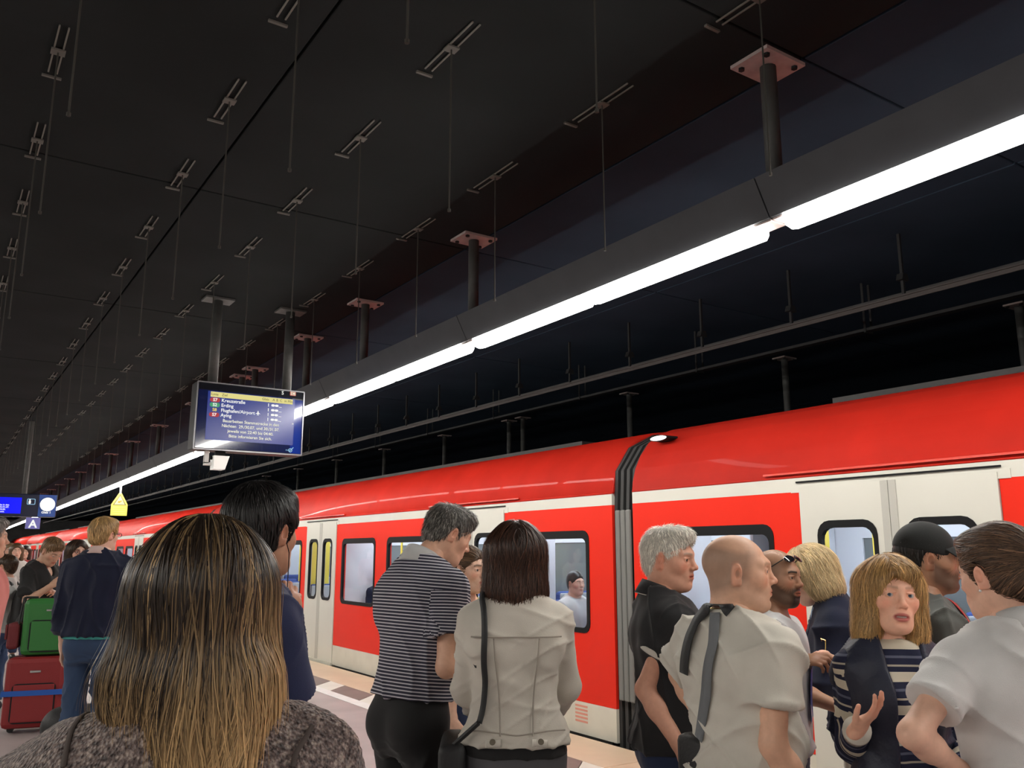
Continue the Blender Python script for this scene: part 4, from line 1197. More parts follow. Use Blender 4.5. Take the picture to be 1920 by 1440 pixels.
# ------------------------------------------------------------------ hair
def hair(K, root, style='short', col=(.05, .035, .025), tip=None, n=900, w=.0035, t=.012, var=.45, zb=-.14, seg=7, length=.05, bangs=False, seed=1, res=None,
         front=0.0, curl=0.0, wid=1.0, name='hair', comb=None, dx=0.0, grey=None):
    H = K['H']; s_ = H.s; r = np.random.default_rng(seed); col = np.array(col, float); tip = col if tip is None else np.array(tip, float)
    E = lambda c, rr, k=.02, kind='u', rot=None: EL(H, c, rr, k * s_, kind, rot)
    C = lambda a, b_, r1, r2, k=.02, kind='u': RC(H.pt(a), H.pt(b_), r1 * s_, r2 * s_, k * s_, kind)
    face_k = 's'
    res = res or {'near': .004, 'mid': .0048, 'far': .0065, 'low': .009}[K['P'].get('res', 'mid')]
    if style in ('short', 'back', 'bun', 'pony'):
        o = [E((0, -.018, .038), (.0740 + t * .7, .097 + t * .85, .083 + t * 1.15), .01), E((0, -.058, -.028), (.054 + t * .6, .046 + t * .6, .050), .03)]
        if front: o.append(E((dx, .045, .095), (.055, .055, .022 + front), .03))
        o.append(E((0, .140, -.036 - (.0 if style == 'short' else .004)), (.106, .106, .116), .012, 's'))
        o.append(HS(H.pt((0, .03, -.020)), H.vec((0, .50, -1)), .012))
        for sd in (-1, 1):
            o.append(E((sd * .090, .000, -.010), (.028, .032, .044), .006, 's'))
            o.append(E((sd * .075, .062, -.028), (.03, .036, .052), .008, 's'))
        if style == 'bun': o += [E((0, -.128, .030), (.042, .036, .040), .015)]
        if style == 'pony': o += [C((0, -.11, .03), (0, -.15, -.03), .022, .028, .015), C((0, -.15, -.03), (0, -.13, -.13), .028, .010, .02)]
    elif style == 'bob':
        o = [E((0, -.016, .036), (.0745 + t, .097 + t, .083 + t), .01)]
        for sd in (-1, 1): o.append(C((sd * .052 * wid, -.012, .03), (sd * .064 * wid, -.010, zb + .045), .044, .046, .035)); o.append(C((sd * .050 * wid, -.05, .03), (sd * .050 * wid, -.052, zb + .045), .05, .05, .035))
        o.append(C((0, -.055, .03), (0, -.060, zb + .045), .058, .058, .04))
        o.append(E((0, .128, -.066 - (.004 if bangs else .0)), (.079, .112, .140), .014, 's'))
        o.append(C((0, .06, -.12), (0, .02, -.30), .060, .075, .02, 's'))
        o.append(HS(H.pt((0, 0, zb)), H.vec((0, .12, -1)), .035))
        if bangs: o.append(E((-.014, .076, .074), (.046, .016, .020), .012))
    K['hair_ops'] = o
    V, F = mesh_ops(o, res * s_)
    N = vnormals(V, F)
    low = K['P'].get('res') == 'low'
    if low or n == 0:
        link(name, to_mesh(name, V, F, M_hair, {'Col': ('FLOAT_COLOR', np.tile(col, (len(V), 1)))}), root); return o
    q = np.stack(H.loc(V[:, 0], V[:, 1], V[:, 2]), 1)
    idx = r.choice(len(V), n); S = V[idx] + r.normal(size=(n, 3)) * .003
    whorl = np.array([.01, -.045, .12]); down = H.vec((0, 0, -1))
    def dirf(P, i):
        ql = np.stack(H.loc(P[:, 0], P[:, 1], P[:, 2]), 1)
        if comb is not None: d = np.tile(np.array(comb, float), (len(P), 1)) + .0 * ql
        elif style == 'short': d = _nr(ql - whorl) * .8 + np.array([.25, 0, -.35])
        elif style in ('bun', 'back', 'pony'): d = _nr(np.array([0, -.125, .03]) - ql) + np.array([0, 0, .1])
        else:
            d = np.tile(np.array([0, 0, -1.0]), (len(P), 1)); top = np.clip((ql[:, 2] - .06) / .05, 0, 1)[:, None]
            d = d + top * np.stack([np.sign(ql[:, 0] - dx) * 1.0, np.where(ql[:, 1] > 0, .9 if bangs else .3, -.7), 0 * ql[:, 0]], 1)
        return d @ H.R.T
    def _nr(a): return a / (np.linalg.norm(a, axis=1, keepdims=True) + 1e-9)
    L = length * (.6 + .8 * r.random(n)); jit = r.normal(size=(n, 1, 3)) * (.12 + curl) * np.ones((1, seg, 1)) + r.normal(size=(n, seg, 3)) * (.05 + curl)
    PP, NN = trace(o, S, dirf, L / seg * s_, seg, .0016, jit)
    lift = np.linspace(.0, 1, seg)[None, :, None] ** 1.5 * (r.random((n, 1, 1)) * .006 + .001) * (1.8 if curl else 1)
    PP = PP + NN * lift
    if style == 'bob':          # locks that wave a little and end unevenly
        tt_ = np.linspace(0, 1, seg)[None, :, None]; ph_ = (np.round((S - H.o) @ H.R[:, 0] * 70) * 1.7 + np.round((S - H.o) @ H.R[:, 1] * 70) * 2.3)[:, None, None]
        Tg = np.gradient(PP, axis=1); Sd_ = np.cross(Tg / (np.linalg.norm(Tg, axis=2, keepdims=True) + 1e-9), NN)
        PP = PP + Sd_ * .003 * np.sin(5.5 * tt_ + ph_) * tt_ + NN * .004 * np.clip(np.sin(4.0 * tt_ + ph_ * 1.3), 0, 1) * tt_
        low_ = np.clip((zb * s_ + .035 - (PP - H.o) @ H.R[:, 2]) / .03, 0, 1)[..., None]
        PP = PP + low_ * (NN * .010 * (r.random((n, 1, 1)) - .25) - H.R[:, 2] * .016 * r.random((n, 1, 1)))
    v = np.exp(r.normal(size=n) * var)[:, None]
    if grey is not None: base = np.where(r.random((n, 1)) < grey[1], np.array(grey[0])[None], col[None]) * v
    else: base = col[None] * v
    tt = np.linspace(0, 1, seg)[None, :, None]
    CC = base[:, None, :] * (1 - tt * .6) + (tip[None] * v)[:, None, :] * tt * .6
    T_ = np.gradient(PP, axis=1); T_ /= np.linalg.norm(T_, axis=2, keepdims=True) + 1e-9
    me1 = _rib_arrays(PP, NN, w * (.6 + .8 * r.random(n)), CC)
    off = len(V); cb = np.tile((col * .75 if grey is None else (col * (1 - grey[1]) + np.array(grey[0]) * grey[1]) * .8), (off, 1))
    link(name, to_mesh(name, np.concatenate([V - N * .0015, me1[0]]), np.concatenate([F, me1[1] + off]), M_hair, {'Col': ('FLOAT_COLOR', np.concatenate([cb, me1[2]]))}), root)
    return o

def _rib_arrays(P, N, w, col, taper=(.7, 1.0, .2)):
    n, k, _ = P.shape
    T = np.gradient(P, axis=1); T /= np.linalg.norm(T, axis=2, keepdims=True) + 1e-9
    S = np.cross(T, N); S /= np.linalg.norm(S, axis=2, keepdims=True) + 1e-9
    t = np.linspace(0, 1, k); ww = np.interp(t, [0, .4, 1], taper)[None, :, None] * np.asarray(w).reshape(-1, 1, 1) * .5
    V = np.stack([P - S * ww, P + N * ww * .7, P + S * ww], 2).reshape(-1, 3)
    base = (np.arange(n)[:, None] * k + np.arange(k - 1)[None]).reshape(-1) * 3
    F = np.concatenate([np.stack([base + a, base + a + 1, base + a + 4, base + a + 3], 1) for a in (0, 1)])
    C = np.repeat(col, 3, axis=1).reshape(-1, 3)
    return V, F, C

# ================================================================== THE PEOPLE
SK_L, SK_P, SK_T, SK_D = (.62, .36, .25), (.70, .44, .33), (.46, .25, .16), (.30, .155, .095)
BRN, DBR, BLK, BLD = (.075, .042, .022), (.030, .016, .011), (.010, .009, .009), (.42, .27, .11)
C_jean = cloth('dark_denim', (.025, .038, .085)); C_blk = cloth('black_cotton', (.020, .020, .021)); C_navy = cloth('navy_wool', (.010, .014, .035), fine=.5)
C_cream = cloth('cream_cotton', (.60, .57, .50)); C_wht = cloth('white_cotton', (.68, .67, .64)); C_gry = cloth('grey_denim', (.10, .10, .11)); C_lite = cloth('light_grey_cotton', (.50, .50, .50))
C_bshoe = mat('black_leather', (.015, .014, .014), .4); C_bag = mat('bag_black', (.014, .014, .015), .6, bump=(90, .2))

def at_local(K, x, y, d): return K['loc'](at_depth(x, y, d))
def holder(name, K): return empty(name, K['root'], -K['psi'])

# ---- woman with long hair, right in front of the camera
M_knit = mat('boucle_knit', (.20, .16, .15), .95, spec=.15, sheen=.35)
_nt = M_knit.node_tree; _b = _nt.nodes['Principled BSDF']; _tc = _nt.nodes.new('ShaderNodeTexCoord')
_v = _nt.nodes.new('ShaderNodeTexVoronoi'); _v.inputs['Scale'].default_value = 210; _nt.links.new(_tc.outputs['Object'], _v.inputs['Vector'])
_nz = _nt.nodes.new('ShaderNodeTexNoise'); _nz.inputs['Scale'].default_value = 150; _nz.inputs['Detail'].default_value = 3; _nt.links.new(_tc.outputs['Object'], _nz.inputs['Vector'])
_r = _nt.nodes.new('ShaderNodeValToRGB'); _r.color_ramp.elements[0].position = .34; _r.color_ramp.elements[0].color = (.045, .034, .034, 1); _r.color_ramp.elements[1].position = .70; _r.color_ramp.elements[1].color = (.46, .38, .33, 1)
_e = _r.color_ramp.elements.new(.52); _e.color = (.19, .145, .135, 1)
_nt.links.new(_nz.outputs['Fac'], _r.inputs[0]); _nt.links.new(_r.outputs[0], _b.inputs['Base Color'])
_bp = _nt.nodes.new('ShaderNodeBump'); _bp.inputs['Strength'].default_value = .9; _bp.inputs['Distance'].default_value = .006; _nt.links.new(_v.outputs['Distance'], _bp.inputs['Height']); _nt.links.new(_bp.outputs[0], _b.inputs['Normal'])
fg, KF = person(dict(label='woman with long brown hair and mottled knit cardigan, back turned, nearest the camera', px=(382, 1137, 1.25), yaw=22, hyaw=-4, fem=1, res='near', skin=SK_P, ears=False,
    L=dict(u=(-.86, .10, -.58), v=(-.1, .5, -.8)), R=dict(u=(.36, -.02, -.95), v=(.0, .4, -.9)), trousers=dict(m=C_jean), shoes=C_bshoe, armw=1.15, sw=.152, shz=1.41,
    tops=[dict(name='cardigan', m=M_knit, e=.026, sleeve='long', hem=.85, neck='boat', loose=.8, wr=.006, wf=12, seed=8)]))
def long_hair(K, root):
    H = K['H']; r = np.random.default_rng(4); sc = H.s
    C = lambda a, b_, r1, r2, k=.03, kind='u': RC(H.pt(a), H.pt(b_), r1 * sc, r2 * sc, k * sc, kind)
    o = [EL(H, (0, -.020, .036), (.088, .110, .092), .02)]
    o += [C((-.040, -.035, .02), (-.066, -.045, -.115), .056, .048), C((.040, -.035, .02), (.062, -.045, -.13), .056, .044), C((0, -.06, .02), (.012, -.085, -.13), .064, .050)]
    o += [C((.062, -.06, -.10), (.085, -.070, -.215), .038, .018), C((.04, -.085, -.10), (.062, -.118, -.27), .045, .020), C((-.01, -.085, -.10), (.0, -.118, -.285), .045, .018), C((-.066, -.045, -.10), (-.072, -.05, -.150), .045, .026)]
    o += [EL(H, (0, .135, -.06), (.075, .10, .15), .015, 's')]
    V, F = mesh_ops(o, .0045 * sc)
    q = np.stack(H.loc(V[:, 0], V[:, 1], V[:, 2]), 1)
    dark = np.array((.020, .013, .009)); light = np.array((.52, .34, .16))
    def shade(ql, rnd):
        t = np.clip((.02 - ql[..., 2]) / .22, 0, 1) ** 1.1 + np.clip(ql[..., 0] * 4.5, -.18, .45) * np.clip((.10 - ql[..., 2]) / .1, 0, 1)
        t = np.clip(t * .75 + rnd, 0, 1)[..., None]
        return dark * (1 - t) + light * t
    cb = shade(q, -.22 + 0 * q[:, 0]) * .7
    # locks: many strands gathered in clumps
    nc, per, seg = 560, 14, 22
    cand = np.where((q[:, 2] > -.03) & (q[:, 1] < .06))[0]; wgt = np.where(q[cand, 2] > .07, 2.2, 1.0); cand = r.choice(cand, nc, p=wgt / wgt.sum())
    S0 = q[cand]; S = V[cand]
    def dirf(P, i):
        ql = np.stack(H.loc(P[:, 0], P[:, 1], P[:, 2]), 1)
        top = np.clip((ql[:, 2] - .05) / .06, 0, 1)[:, None]
        d = np.tile(np.array([0, 0, -1.0]), (len(P), 1)) + top * np.stack([ql[:, 0] * 14, (ql[:, 1] - .01) * 14, 0 * ql[:, 0]], 1)
        d = d + np.stack([.20 * np.sin(i * .55 + S0[:, 0] * 60), .12 * np.cos(i * .5 + S0[:, 1] * 50), 0 * ql[:, 0]], 1) * np.clip((.0 - ql[:, 2]) * 8, 0, 1)[:, None]
        return d @ H.R.T
    Lk = (np.where(S0[:, 0] < -.03, .175, np.where(S0[:, 0] > .03, .31, .33)) + np.clip(S0[:, 2], -.1, .2)) * (.84 + .28 * r.random(nc))
    G, N = trace(o, S, dirf, Lk / seg * sc * 1.05, seg, .003, r.normal(size=(nc, 1, 3)) * .07 * np.ones((1, seg, 1)))
    tt = np.linspace(0, 1, seg)[None, None, :, None]
    Tn = np.gradient(G, axis=1); Tn /= np.linalg.norm(Tn, axis=2, keepdims=True) + 1e-9
    Sd = np.cross(Tn, N)
    offs = r.normal(size=(nc, per, 1, 2)) * np.array([.0075, .0028]); spread = (.35 + .9 * tt * (1 - tt) * 2.2 - .15 * tt ** 3)
    wav = .0022 * np.sin(tt * 9 + r.random((nc, per, 1, 1)) * 6)
    PP = G[:, None] + Sd[:, None] * (offs[..., :1] * spread + wav) + N[:, None] * (np.abs(offs[..., 1:]) * spread + .001 + .004 * tt ** 2)
    NN = np.repeat(N[:, None], per, 1)
    PP = PP.reshape(-1, seg, 3); NN = NN.reshape(-1, seg, 3)
    ql = np.stack(H.loc(PP[..., 0], PP[..., 1], PP[..., 2]), -1)
    rnd = np.repeat(r.normal(size=nc) * .24 - .05, per)[:, None] + r.normal(size=(len(PP), 1)) * .10
    CC = shade(ql, rnd) * np.exp(r.normal(size=(len(PP), 1, 1)) * .18)
    # loose flyaway hairs
    A = _rib_arrays(PP, NN, .0022 * (.6 + .8 * r.random(len(PP))), CC, (.8, 1.0, .35))
    nf = 260; pick = r.choice(len(PP), nf); fl = PP[pick] + NN[pick] * (np.linspace(0, 1, seg)[None, :, None] ** 1.2 * (.004 + .016 * r.random((nf, 1, 1)))) + r.normal(size=(nf, 1, 3)) * .004 * np.linspace(0, 1, seg)[None, :, None]
    Bf = _rib_arrays(fl, NN[pick], .0009 * np.ones(nf), CC[pick] * 1.3, (.8, 1, .5))
    # the thin lock lying over the left shoulder
    n0 = len(V); n1 = n0 + len(A[0])
    link('hair', to_mesh('hair', np.concatenate([V - vnormals(V, F) * .006, A[0], Bf[0]]), np.concatenate([F, A[1] + n0, Bf[1] + n1]), M_hair, {'Col': ('FLOAT_COLOR', np.concatenate([cb, A[2], Bf[2]]))}), root)
long_hair(KF, fg)
# cardigan seams on the shoulders
M_seam = mat('knit_seam', (.07, .055, .05), .95)
for pts in ([(590, 1352), (572, 1385), (552, 1415), (545, 1440)], [(165, 1335), (140, 1372), (128, 1410), (122, 1440)]):
    strap(KF['top'], on_surface(KF, KF['top'], pts, 1.3, .6), .007, M_seam, fg, 'seam', off=.003, thick=.002)

# ---- man with dark hair in front of her
dk, KD = person(dict(label='man with thick black hair and navy t-shirt, hand raised to his mouth', px=(494, 1000, 2.6), yaw=86, hyaw=-26, lean=7, res='near', skin=SK_T, hs=1.06, sw=.160,
    R=dict(E=(546, 1325, 2.44), W=(524, 1125, 2.60), bk=(.6, .2, .2), hd=(-.1, .35, .9), curl=(.9, 1.0, 1.0, 1.0), thumb=.6), L=dict(u=(-.2, .1, -1)), trousers=dict(m=C_jean), shoes=C_bshoe,
    tops=[dict(m=cloth('navy_cotton', (.022, .028, .075)), e=.016, sleeve='short', sl=.80, hem=.92, wr=.006)],
    hair=dict(style='short', col=BLK, n=2600, t=.026, front=.010, length=.05, var=.5, w=.0035, seed=3)))
wire = [KD['H'].pt(p) for p in ((.074, .012, -.02), (.072, .030, -.055), (.055, .050, -.10), (.05, .055, -.16), (.05, .06, -.24))]
b = MB()
for p_, q_ in zip(wire[:-1], wire[1:]): b.tube(p_, q_, .0016, 6)
b.build('earphone_wire', M_black, dk)

# ---- man in the striped polo shirt
ST = striped('polo_stripes', [(0, (.52, .51, .55)), (.36, (.035, .035, .055))], .0125)
sm_, KS = person(dict(label='grey haired man in striped polo shirt looking down, beside the woman in the white jacket', px=(841, 1003, 3.75), yaw=80, hyaw=18, hpitch=24, lean=7, hfwd=.045, hunch=.03, res='near', skin=SK_L, wide=.96, belly=.02, sw=.176,
    R=dict(E=(838, 1236, 3.40), W=(890, 1236, 3.58)), L=dict(u=(-.2, .3, -1), v=(.3, 1, .0)), trousers=dict(m=C_blk, waist=1.03), shoes=C_bshoe, hs=1.0,
    tops=[dict(m=ST, e=.020, sleeve='short', sl=.60, sfl=.030, hem=.985, neck='polo', sv=1, loose=.5, wr=.006, wf=18, seed=2)], collar=(cloth('polo_collar', (.50, .50, .49)), .034, .05, .3),
    hair=dict(style='short', col=(.05, .045, .04), grey=((.30, .28, .25), .42), n=4200, w=.0022, t=.010, front=.012, length=.024, curl=.08, seed=5)))

# ---- young woman between them
gl, KG = person(dict(label='young woman with tied back brown hair in a yellow top, seen between the couple', px=(881, 1070, 4.55), yaw=150, hyaw=15, res='mid', fem=1, skin=(.70, .44, .32), eyes=True, brow=(.05, .03, .02), neck=.95,
    trousers=dict(m=C_jean), shoes=C_bshoe, tops=[dict(m=cloth('yellow_cotton', (.62, .50, .16)), e=.010, sleeve='short', hem=.95, neck='wide', wr=.008)],
    hair=dict(style='pony', col=(.10, .055, .028), n=1300, t=.010, length=.07)))

# ---- woman in the white denim jacket
C_jack = cloth('white_denim', (.60, .56, .49), fine=.35, noise=(5, .05))
jk, KJ = person(dict(label='woman with dark bobbed hair in a white denim jacket, back turned', px=(965, 1046, 3.3), yaw=32, hyaw=-3, res='near', fem=1, skin=SK_P, ears=False, sw=.158, wide=1.06,
    L=dict(E=(880, 1252, 3.26), W=(896, 1330, 3.46), lf=.95), R=dict(E=(1054, 1240, 3.28), W=(1046, 1322, 3.46), lf=.95), trousers=dict(m=C_gry, waist=1.02, fat=1.04), shoes=C_bshoe,
    tops=[dict(name='undershirt', m=C_blk, e=.010, sleeve='none', hem=.925, wr=.002), dict(name='jacket', m=C_jack, e=.018, sleeve='long', hem=.965, neck='crew', wr=.0042, wf=20, flare=.014, seed=10, wa=(.8, .8, 1.3))],
    hair=dict(style='bob', col=(.026, .013, .009), tip=(.075, .030, .016), n=4200, t=.026, zb=-.172, wid=1.16, length=.20, seg=12, var=.5, w=.0036, curl=.03)))
M_st = mat('jacket_stitch', (.36, .32, .27), .9)
T_ = KJ['T']
for pts, wd_ in (([(-.15, -.10, .40), (0, -.16, .405), (.15, -.10, .40)], .005), ([(-.085, -.16, .40), (-.075, -.16, .25), (-.060, -.16, .06)], .005), ([(.085, -.16, .40), (.075, -.16, .25), (.060, -.16, .06)], .005),
                 ([(-.17, -.08, .060), (0, -.16, .060), (.17, -.08, .060)], .005)):
    strap(KJ['top'], [T_.pt(p) for p in pts], wd_, M_st, jk, 'stitched_seam', off=.009, thick=.003)
for x in (-.088, .088):
    c0 = np.array([T_.pt((x, -.16, .040))])
    for _ in range(4): c0 = c0 - grad(KJ['top'], c0) * (ev(KJ['top'], c0))[:, None]
    g_ = grad(KJ['top'], c0)[0]; b = MB(); b.tube(c0[0] + g_ * .002, c0[0] + g_ * .010, .011, 14); b.build('button', mat('button_metal', (.20, .17, .13), .4, .7), jk)
    strap(KJ['top'], [c0[0] + T_.vec((-.030, -.01, .0)), c0[0] + T_.vec((.030, -.01, 0))], .026, C_jack, jk, 'waist_tab', off=.005, n=10, thick=.004)
bg = holder('shoulder_bag', KJ)
strap(KJ['top'], [T_.pt((-.095, .10, .42)), T_.pt((-.098, .03, .53)), T_.pt((-.098, -.06, .51)), T_.pt((-.112, -.13, .40)), T_.pt((-.125, -.15, .25)), T_.pt((-.140, -.13, .10))], .022, C_bag, bg, 'strap', off=.017, n=50)
b = MB(); c_ = T_.pt((-.235, .03, -.10)); b.bbox(c_[0] - .05, c_[0] + .05, c_[1] - .16, c_[1] + .16, c_[2] - .14, c_[2] + .12, .03); b.build('bag_body', C_bag, bg, smooth=True)
b = MB(); b.tube(T_.pt((-.14, -.13, .10)), (c_[0], c_[1] - .12, c_[2] + .11), .010, 6); b.build('strap_end', C_bag, bg)
tag(bg, 'black shoulder bag hanging from the woman in the white jacket', 'bag')

# ---- white haired man in the black polo
C_pb = cloth('black_pique', (.020, .020, .022)); C_trim = cloth('white_trim', (.62, .60, .54))
wh, KW = person(dict(label='white haired man in black polo shirt with white sleeve trim, facing right', px=(1256, 1049, 3.5), yaw=122, hyaw=36, hpitch=4, res='near', skin=(.66, .345, .24), eyes=True, hs=1.03, belly=.06, wide=1.04, neck=1.08, jaw=1.06, nose=1.15, brow=(.30, .26, .22), brow_a=.6, look=(.1, 1, -.1),
    R=dict(E=(1213, 1285, 3.30), W=(1252, 1362, 3.22), bk=(1, .1, 0), curl=(1.0, 1.05, 1.1, 1.1), thumb=.7), L=dict(u=(-.15, .05, -1), v=(0, .3, -1)), trousers=dict(m=C_jean, waist=1.0), shoes=C_bshoe,
    tops=[dict(m=C_pb, e=.020, sleeve='short', sl=.50, sfl=.016, hem=.90, neck='polo', loose=.6, trim=C_trim, wr=.005)], collar=(C_pb, .032, .045, .35, C_trim),
    hair=dict(style='short', col=(.74, .70, .62), n=4200, w=.0022, t=.009, front=.012, length=.022, var=.22, curl=.05, seed=6)))

# ---- bald man in the cream t-shirt
ba, KB = person(dict(label='man with shaved head in cream t-shirt with bag straps across his back', px=(1384, 1074, 2.85), yaw=92, hyaw=44, res='near', skin=(.70, .405, .275), eyes=True, hs=1.06, wide=1.0, belly=.06, sw=.178, armw=1.1, neck=1.10, buzz=((.20, .135, .10), .62), brow=(.22, .15, .10), brow_a=.5, stubble=((.30, .21, .165), .25), look=(.1, 1, 0),
    R=dict(E=(1450, 1398, 2.58), W=(1508, 1490, 2.58)), L=dict(E=(1284, 1250, 3.10), W=(1310, 1330, 3.0)), trousers=dict(m=C_jean), shoes=C_bshoe,
    tops=[dict(m=C_cream, e=.024, sleeve='short', sl=.58, sfl=.024, hem=.90, neck='crew', loose=.8, wr=.007, wf=17, seed=12, wa=(1, 1, .8))]))
T_ = KB['T']
sb = holder('sling_bag', KB)
strap(KB['top'], on_surface(KB, KB['top'], [(1372, 1150), (1352, 1142), (1330, 1144), (1312, 1165), (1300, 1195), (1292, 1228), (1290, 1262)], 2.85), .042, C_bag, sb, 'shoulder_strap', off=.013, n=60)
strap(KB['top'], on_surface(KB, KB['top'], [(1346, 1150), (1342, 1215), (1330, 1290), (1322, 1350), (1316, 1385)], 2.85), .040, mat('grey_webbing', (.16, .17, .18), .8, bump=(300, .4)), sb, 'grey_strap', off=.011, n=50)
b = MB(); c_ = at_local(KB, 1308, 1418, 2.80); b.bbox(c_[0] - .06, c_[0] + .06, c_[1] - .045, c_[1] + .045, c_[2] - .10, c_[2] + .07, .025); b.build('bag_body', C_bag, sb, smooth=True)
tag(sb, 'black sling bag with grey strap worn by the man with shaved head', 'bag')
b = MB(); H_ = KB['H']
chn = [T_.pt((math.cos(t) * .072, math.sin(t) * .080 - .02, .562 - .02 * math.sin(t))) for t in np.linspace(-2.6, 1.5, 26)]
for p_, q_ in zip(chn[:-1], chn[1:]): b.tube(p_, q_, .0028, 6)
b.build('neck_chain', mat('gold', (.75, .55, .22), .25, 1.0), ba)

# ---- bearded man with sunglasses on his head
be, KE = person(dict(label='bearded man with sunglasses pushed up on his shaved head, grey shirt with blue print', px=(1458, 1083, 3.65), yaw=146, hyaw=26, hpitch=2, res='near', skin=(.40, .215, .135), eyes=True, hs=1.0, buzz=((.07, .05, .04), .5), stubble=((.035, .024, .018), .75), goatee=True, brow=(.02, .014, .01), brow_a=1, sw=.17,
    R=dict(E=(1440, 1305, 3.52), W=(1484, 1250, 3.42), hd=(.2, .8, .15), bk=(.5, .2, .9), curl=(.5, .7, .8, .8), thumb=.4), L=dict(u=(-.25, .15, -1), v=(.3, .7, -.2)), trousers=dict(m=C_jean), shoes=C_bshoe,
    tops=[dict(m=C_lite, e=.015, sleeve='short', sl=.8, hem=.90, neck='wide', wr=.008)]))
H_ = KE['H']; M_lens = mat('dark_lens', (.01, .01, .012), .06, coat=1.0)
for sd in (-1, 1):
    fr_ = Fr(H_.pt((sd * .034, .078, .082)), H_.R @ rotx(.95) @ rotz(-sd * .25), H_.s)
    V, F = mesh_ops([EL(fr_, (0, 0, 0), (.029, .007, .021), .004)], .003); link('sunglass_lens', to_mesh('sunglass_lens', V, F, M_lens), be)
b = MB(); b.tube(H_.pt((-.012, .090, .088)), H_.pt((.012, .090, .088)), .0025, 6)
b.build('sunglass_bridge', M_black, be)
for sd in (-1, 1):
    b = MB(); b.tube(H_.pt((sd * .062, .066, .080)), H_.pt((sd * .079, .0, .036)), .0025, 6); b.build('sunglass_temple', M_black, be)
# printed panel on the shirt front
strap(KE['top'], [KE['T'].pt((-.005, .14, .30)), KE['T'].pt((-.005, .15, .20)), KE['T'].pt((-.005, .15, .08))], .16, mat('blue_print', (.03, .045, .20), .7), be, 'shirt_print', off=.004, n=16, thick=.001)
strap(KE['top'], [KE['T'].pt((-.085, .12, .33)), KE['T'].pt((0, .14, .32)), KE['T'].pt((.08, .12, .33))], .045, C_blk, be, 'shirt_print_band', off=.005, n=16, thick=.001)

# ---- blond woman in the navy coat, bending forward
bw, KBW = person(dict(label='woman with short blond hair in navy coat bending forward, turned to the left', px=(1519, 1080, 4.15), yaw=-38, hyaw=-4, hpitch=22, lean=14, res='mid', fem=1, skin=SK_P, hs=1.08, wide=1.14, hunch=.02,
    L=dict(u=(-.25, .25, -1), v=(.2, 1, .2), hd=(0, 1, .3)), R=dict(E=(1590, 1275, 4.0), W=(1566, 1240, 3.85), hd=(-.3, .5, .4), bk=(.4, -.4, .6), curl=(1, 1.1, 1.1, 1.1), thumb=.6), trousers=dict(m=cloth('beige_trousers', (.50, .46, .38))), shoes=C_bshoe,
    tops=[dict(m=cloth('pale_blue_shirt', (.28, .42, .60)), e=.010, sleeve='none', hem=.90, wr=.006), dict(name='coat', m=C_navy, e=.026, sleeve='long', hem=.80, open=.055, loose=.5, neck='high', wr=.010, flare=.02)],
    hair=dict(style='bob', col=(.55, .40, .20), tip=(.70, .56, .34), n=4200, t=.022, zb=-.105, wid=1.0, length=.10, seg=9, var=.3, curl=.02, w=.0025)))
ef = holder('folded_glasses', KBW); HF = KBW['hand']['R']
b = MB(); b.tube(HF.pt((.02, .07, -.03)), HF.pt((.01, .10, .06)), .0028, 6); b.tube(HF.pt((.01, .10, .06)), HF.pt((-.02, .11, .065)), .0028, 6); b.build('temple', mat('gold', (.75, .55, .22), .25, 1.0), ef)
b = MB(); b.ring([HF.pt((.0 + .018 * math.cos(t), .115 + .014 * math.sin(t), .05))[[0, 2]].tolist() for t in np.linspace(0, 6.28, 13)[:-1]], [HF.pt((.0 + .015 * math.cos(t), .115 + .011 * math.sin(t), .05))[[0, 2]].tolist() for t in np.linspace(0, 6.28, 13)[:-1]], 'y', float(HF.pt((0, .115, .05))[1]) - .001, float(HF.pt((0, .115, .05))[1]) + .001); b.build('rim', mat('gold', (.75, .55, .22), .25, 1.0), ef)
tag(ef, 'thin gold rimmed glasses held by the blond woman in navy', 'glasses')

# ---- woman talking towards the camera
SW = striped('sweater_stripes', [(0, (.60, .55, .44)), (.30, (.016, .019, .045)), (.46, (.42, .38, .31)), (.52, (.016, .019, .045)), (.72, (.10, .11, .16)), (.80, (.016, .019, .045))], .105)
tk, KT = person(dict(label='blond woman in striped sweater and navy vest talking, palm held out', px=(1672, 1116, 2.8), yaw=214, hyaw=6, htilt=-4, res='near', fem=1, skin=(.82, .46, .325), eyes=True, iris='blue', mouth=.9, teeth=1, hs=1.02, brow=(.22, .13, .08), brow_a=.45, lip=(.46, .11, .10), look='cam', ears=False, neck=.95, cheek=1.05,
    R=dict(E=(1598, 1352, 2.78), W=(1612, 1352, 2.52), hd=(-.55, .55, .75), bk=(.2, -.2, -1), curl=(.30, .25, .3, .4), thumb=.05, spread=.13, hsz=1.05), L=dict(u=(-.22, .05, -1), v=(.35, .8, -.15), hd=(.2, .8, .2), bk=(-.4, 0, .8)), trousers=dict(m=C_jean), shoes=C_bshoe,
    tops=[dict(name='sweater', m=SW, e=.012, sleeve='long', sl=.93, hem=.88, neck='crew', sv=1, wr=.008), dict(name='vest', m=mat('navy_quilt', (.012, .016, .036), .55, bump=(30, .5)), e=.026, sleeve='none', hem=.84, open=.060, neck='high', wr=.007, loose=.4)],
    hair=dict(style='bob', col=(.34, .19, .070), tip=(.50, .32, .13), n=6500, t=.015, zb=-.160, wid=.98, bangs=True, length=.15, seg=12, var=.38, w=.0024, dx=.025, curl=.015)))
S_, E_, W_ = KT['arm'][0]
b = MB(); b.tube(E_ + (W_ - E_) * .86, E_ + (W_ - E_) * .97, .047 * KT['s'], 20); b.build('cuff', C_cream, tk, smooth=True)

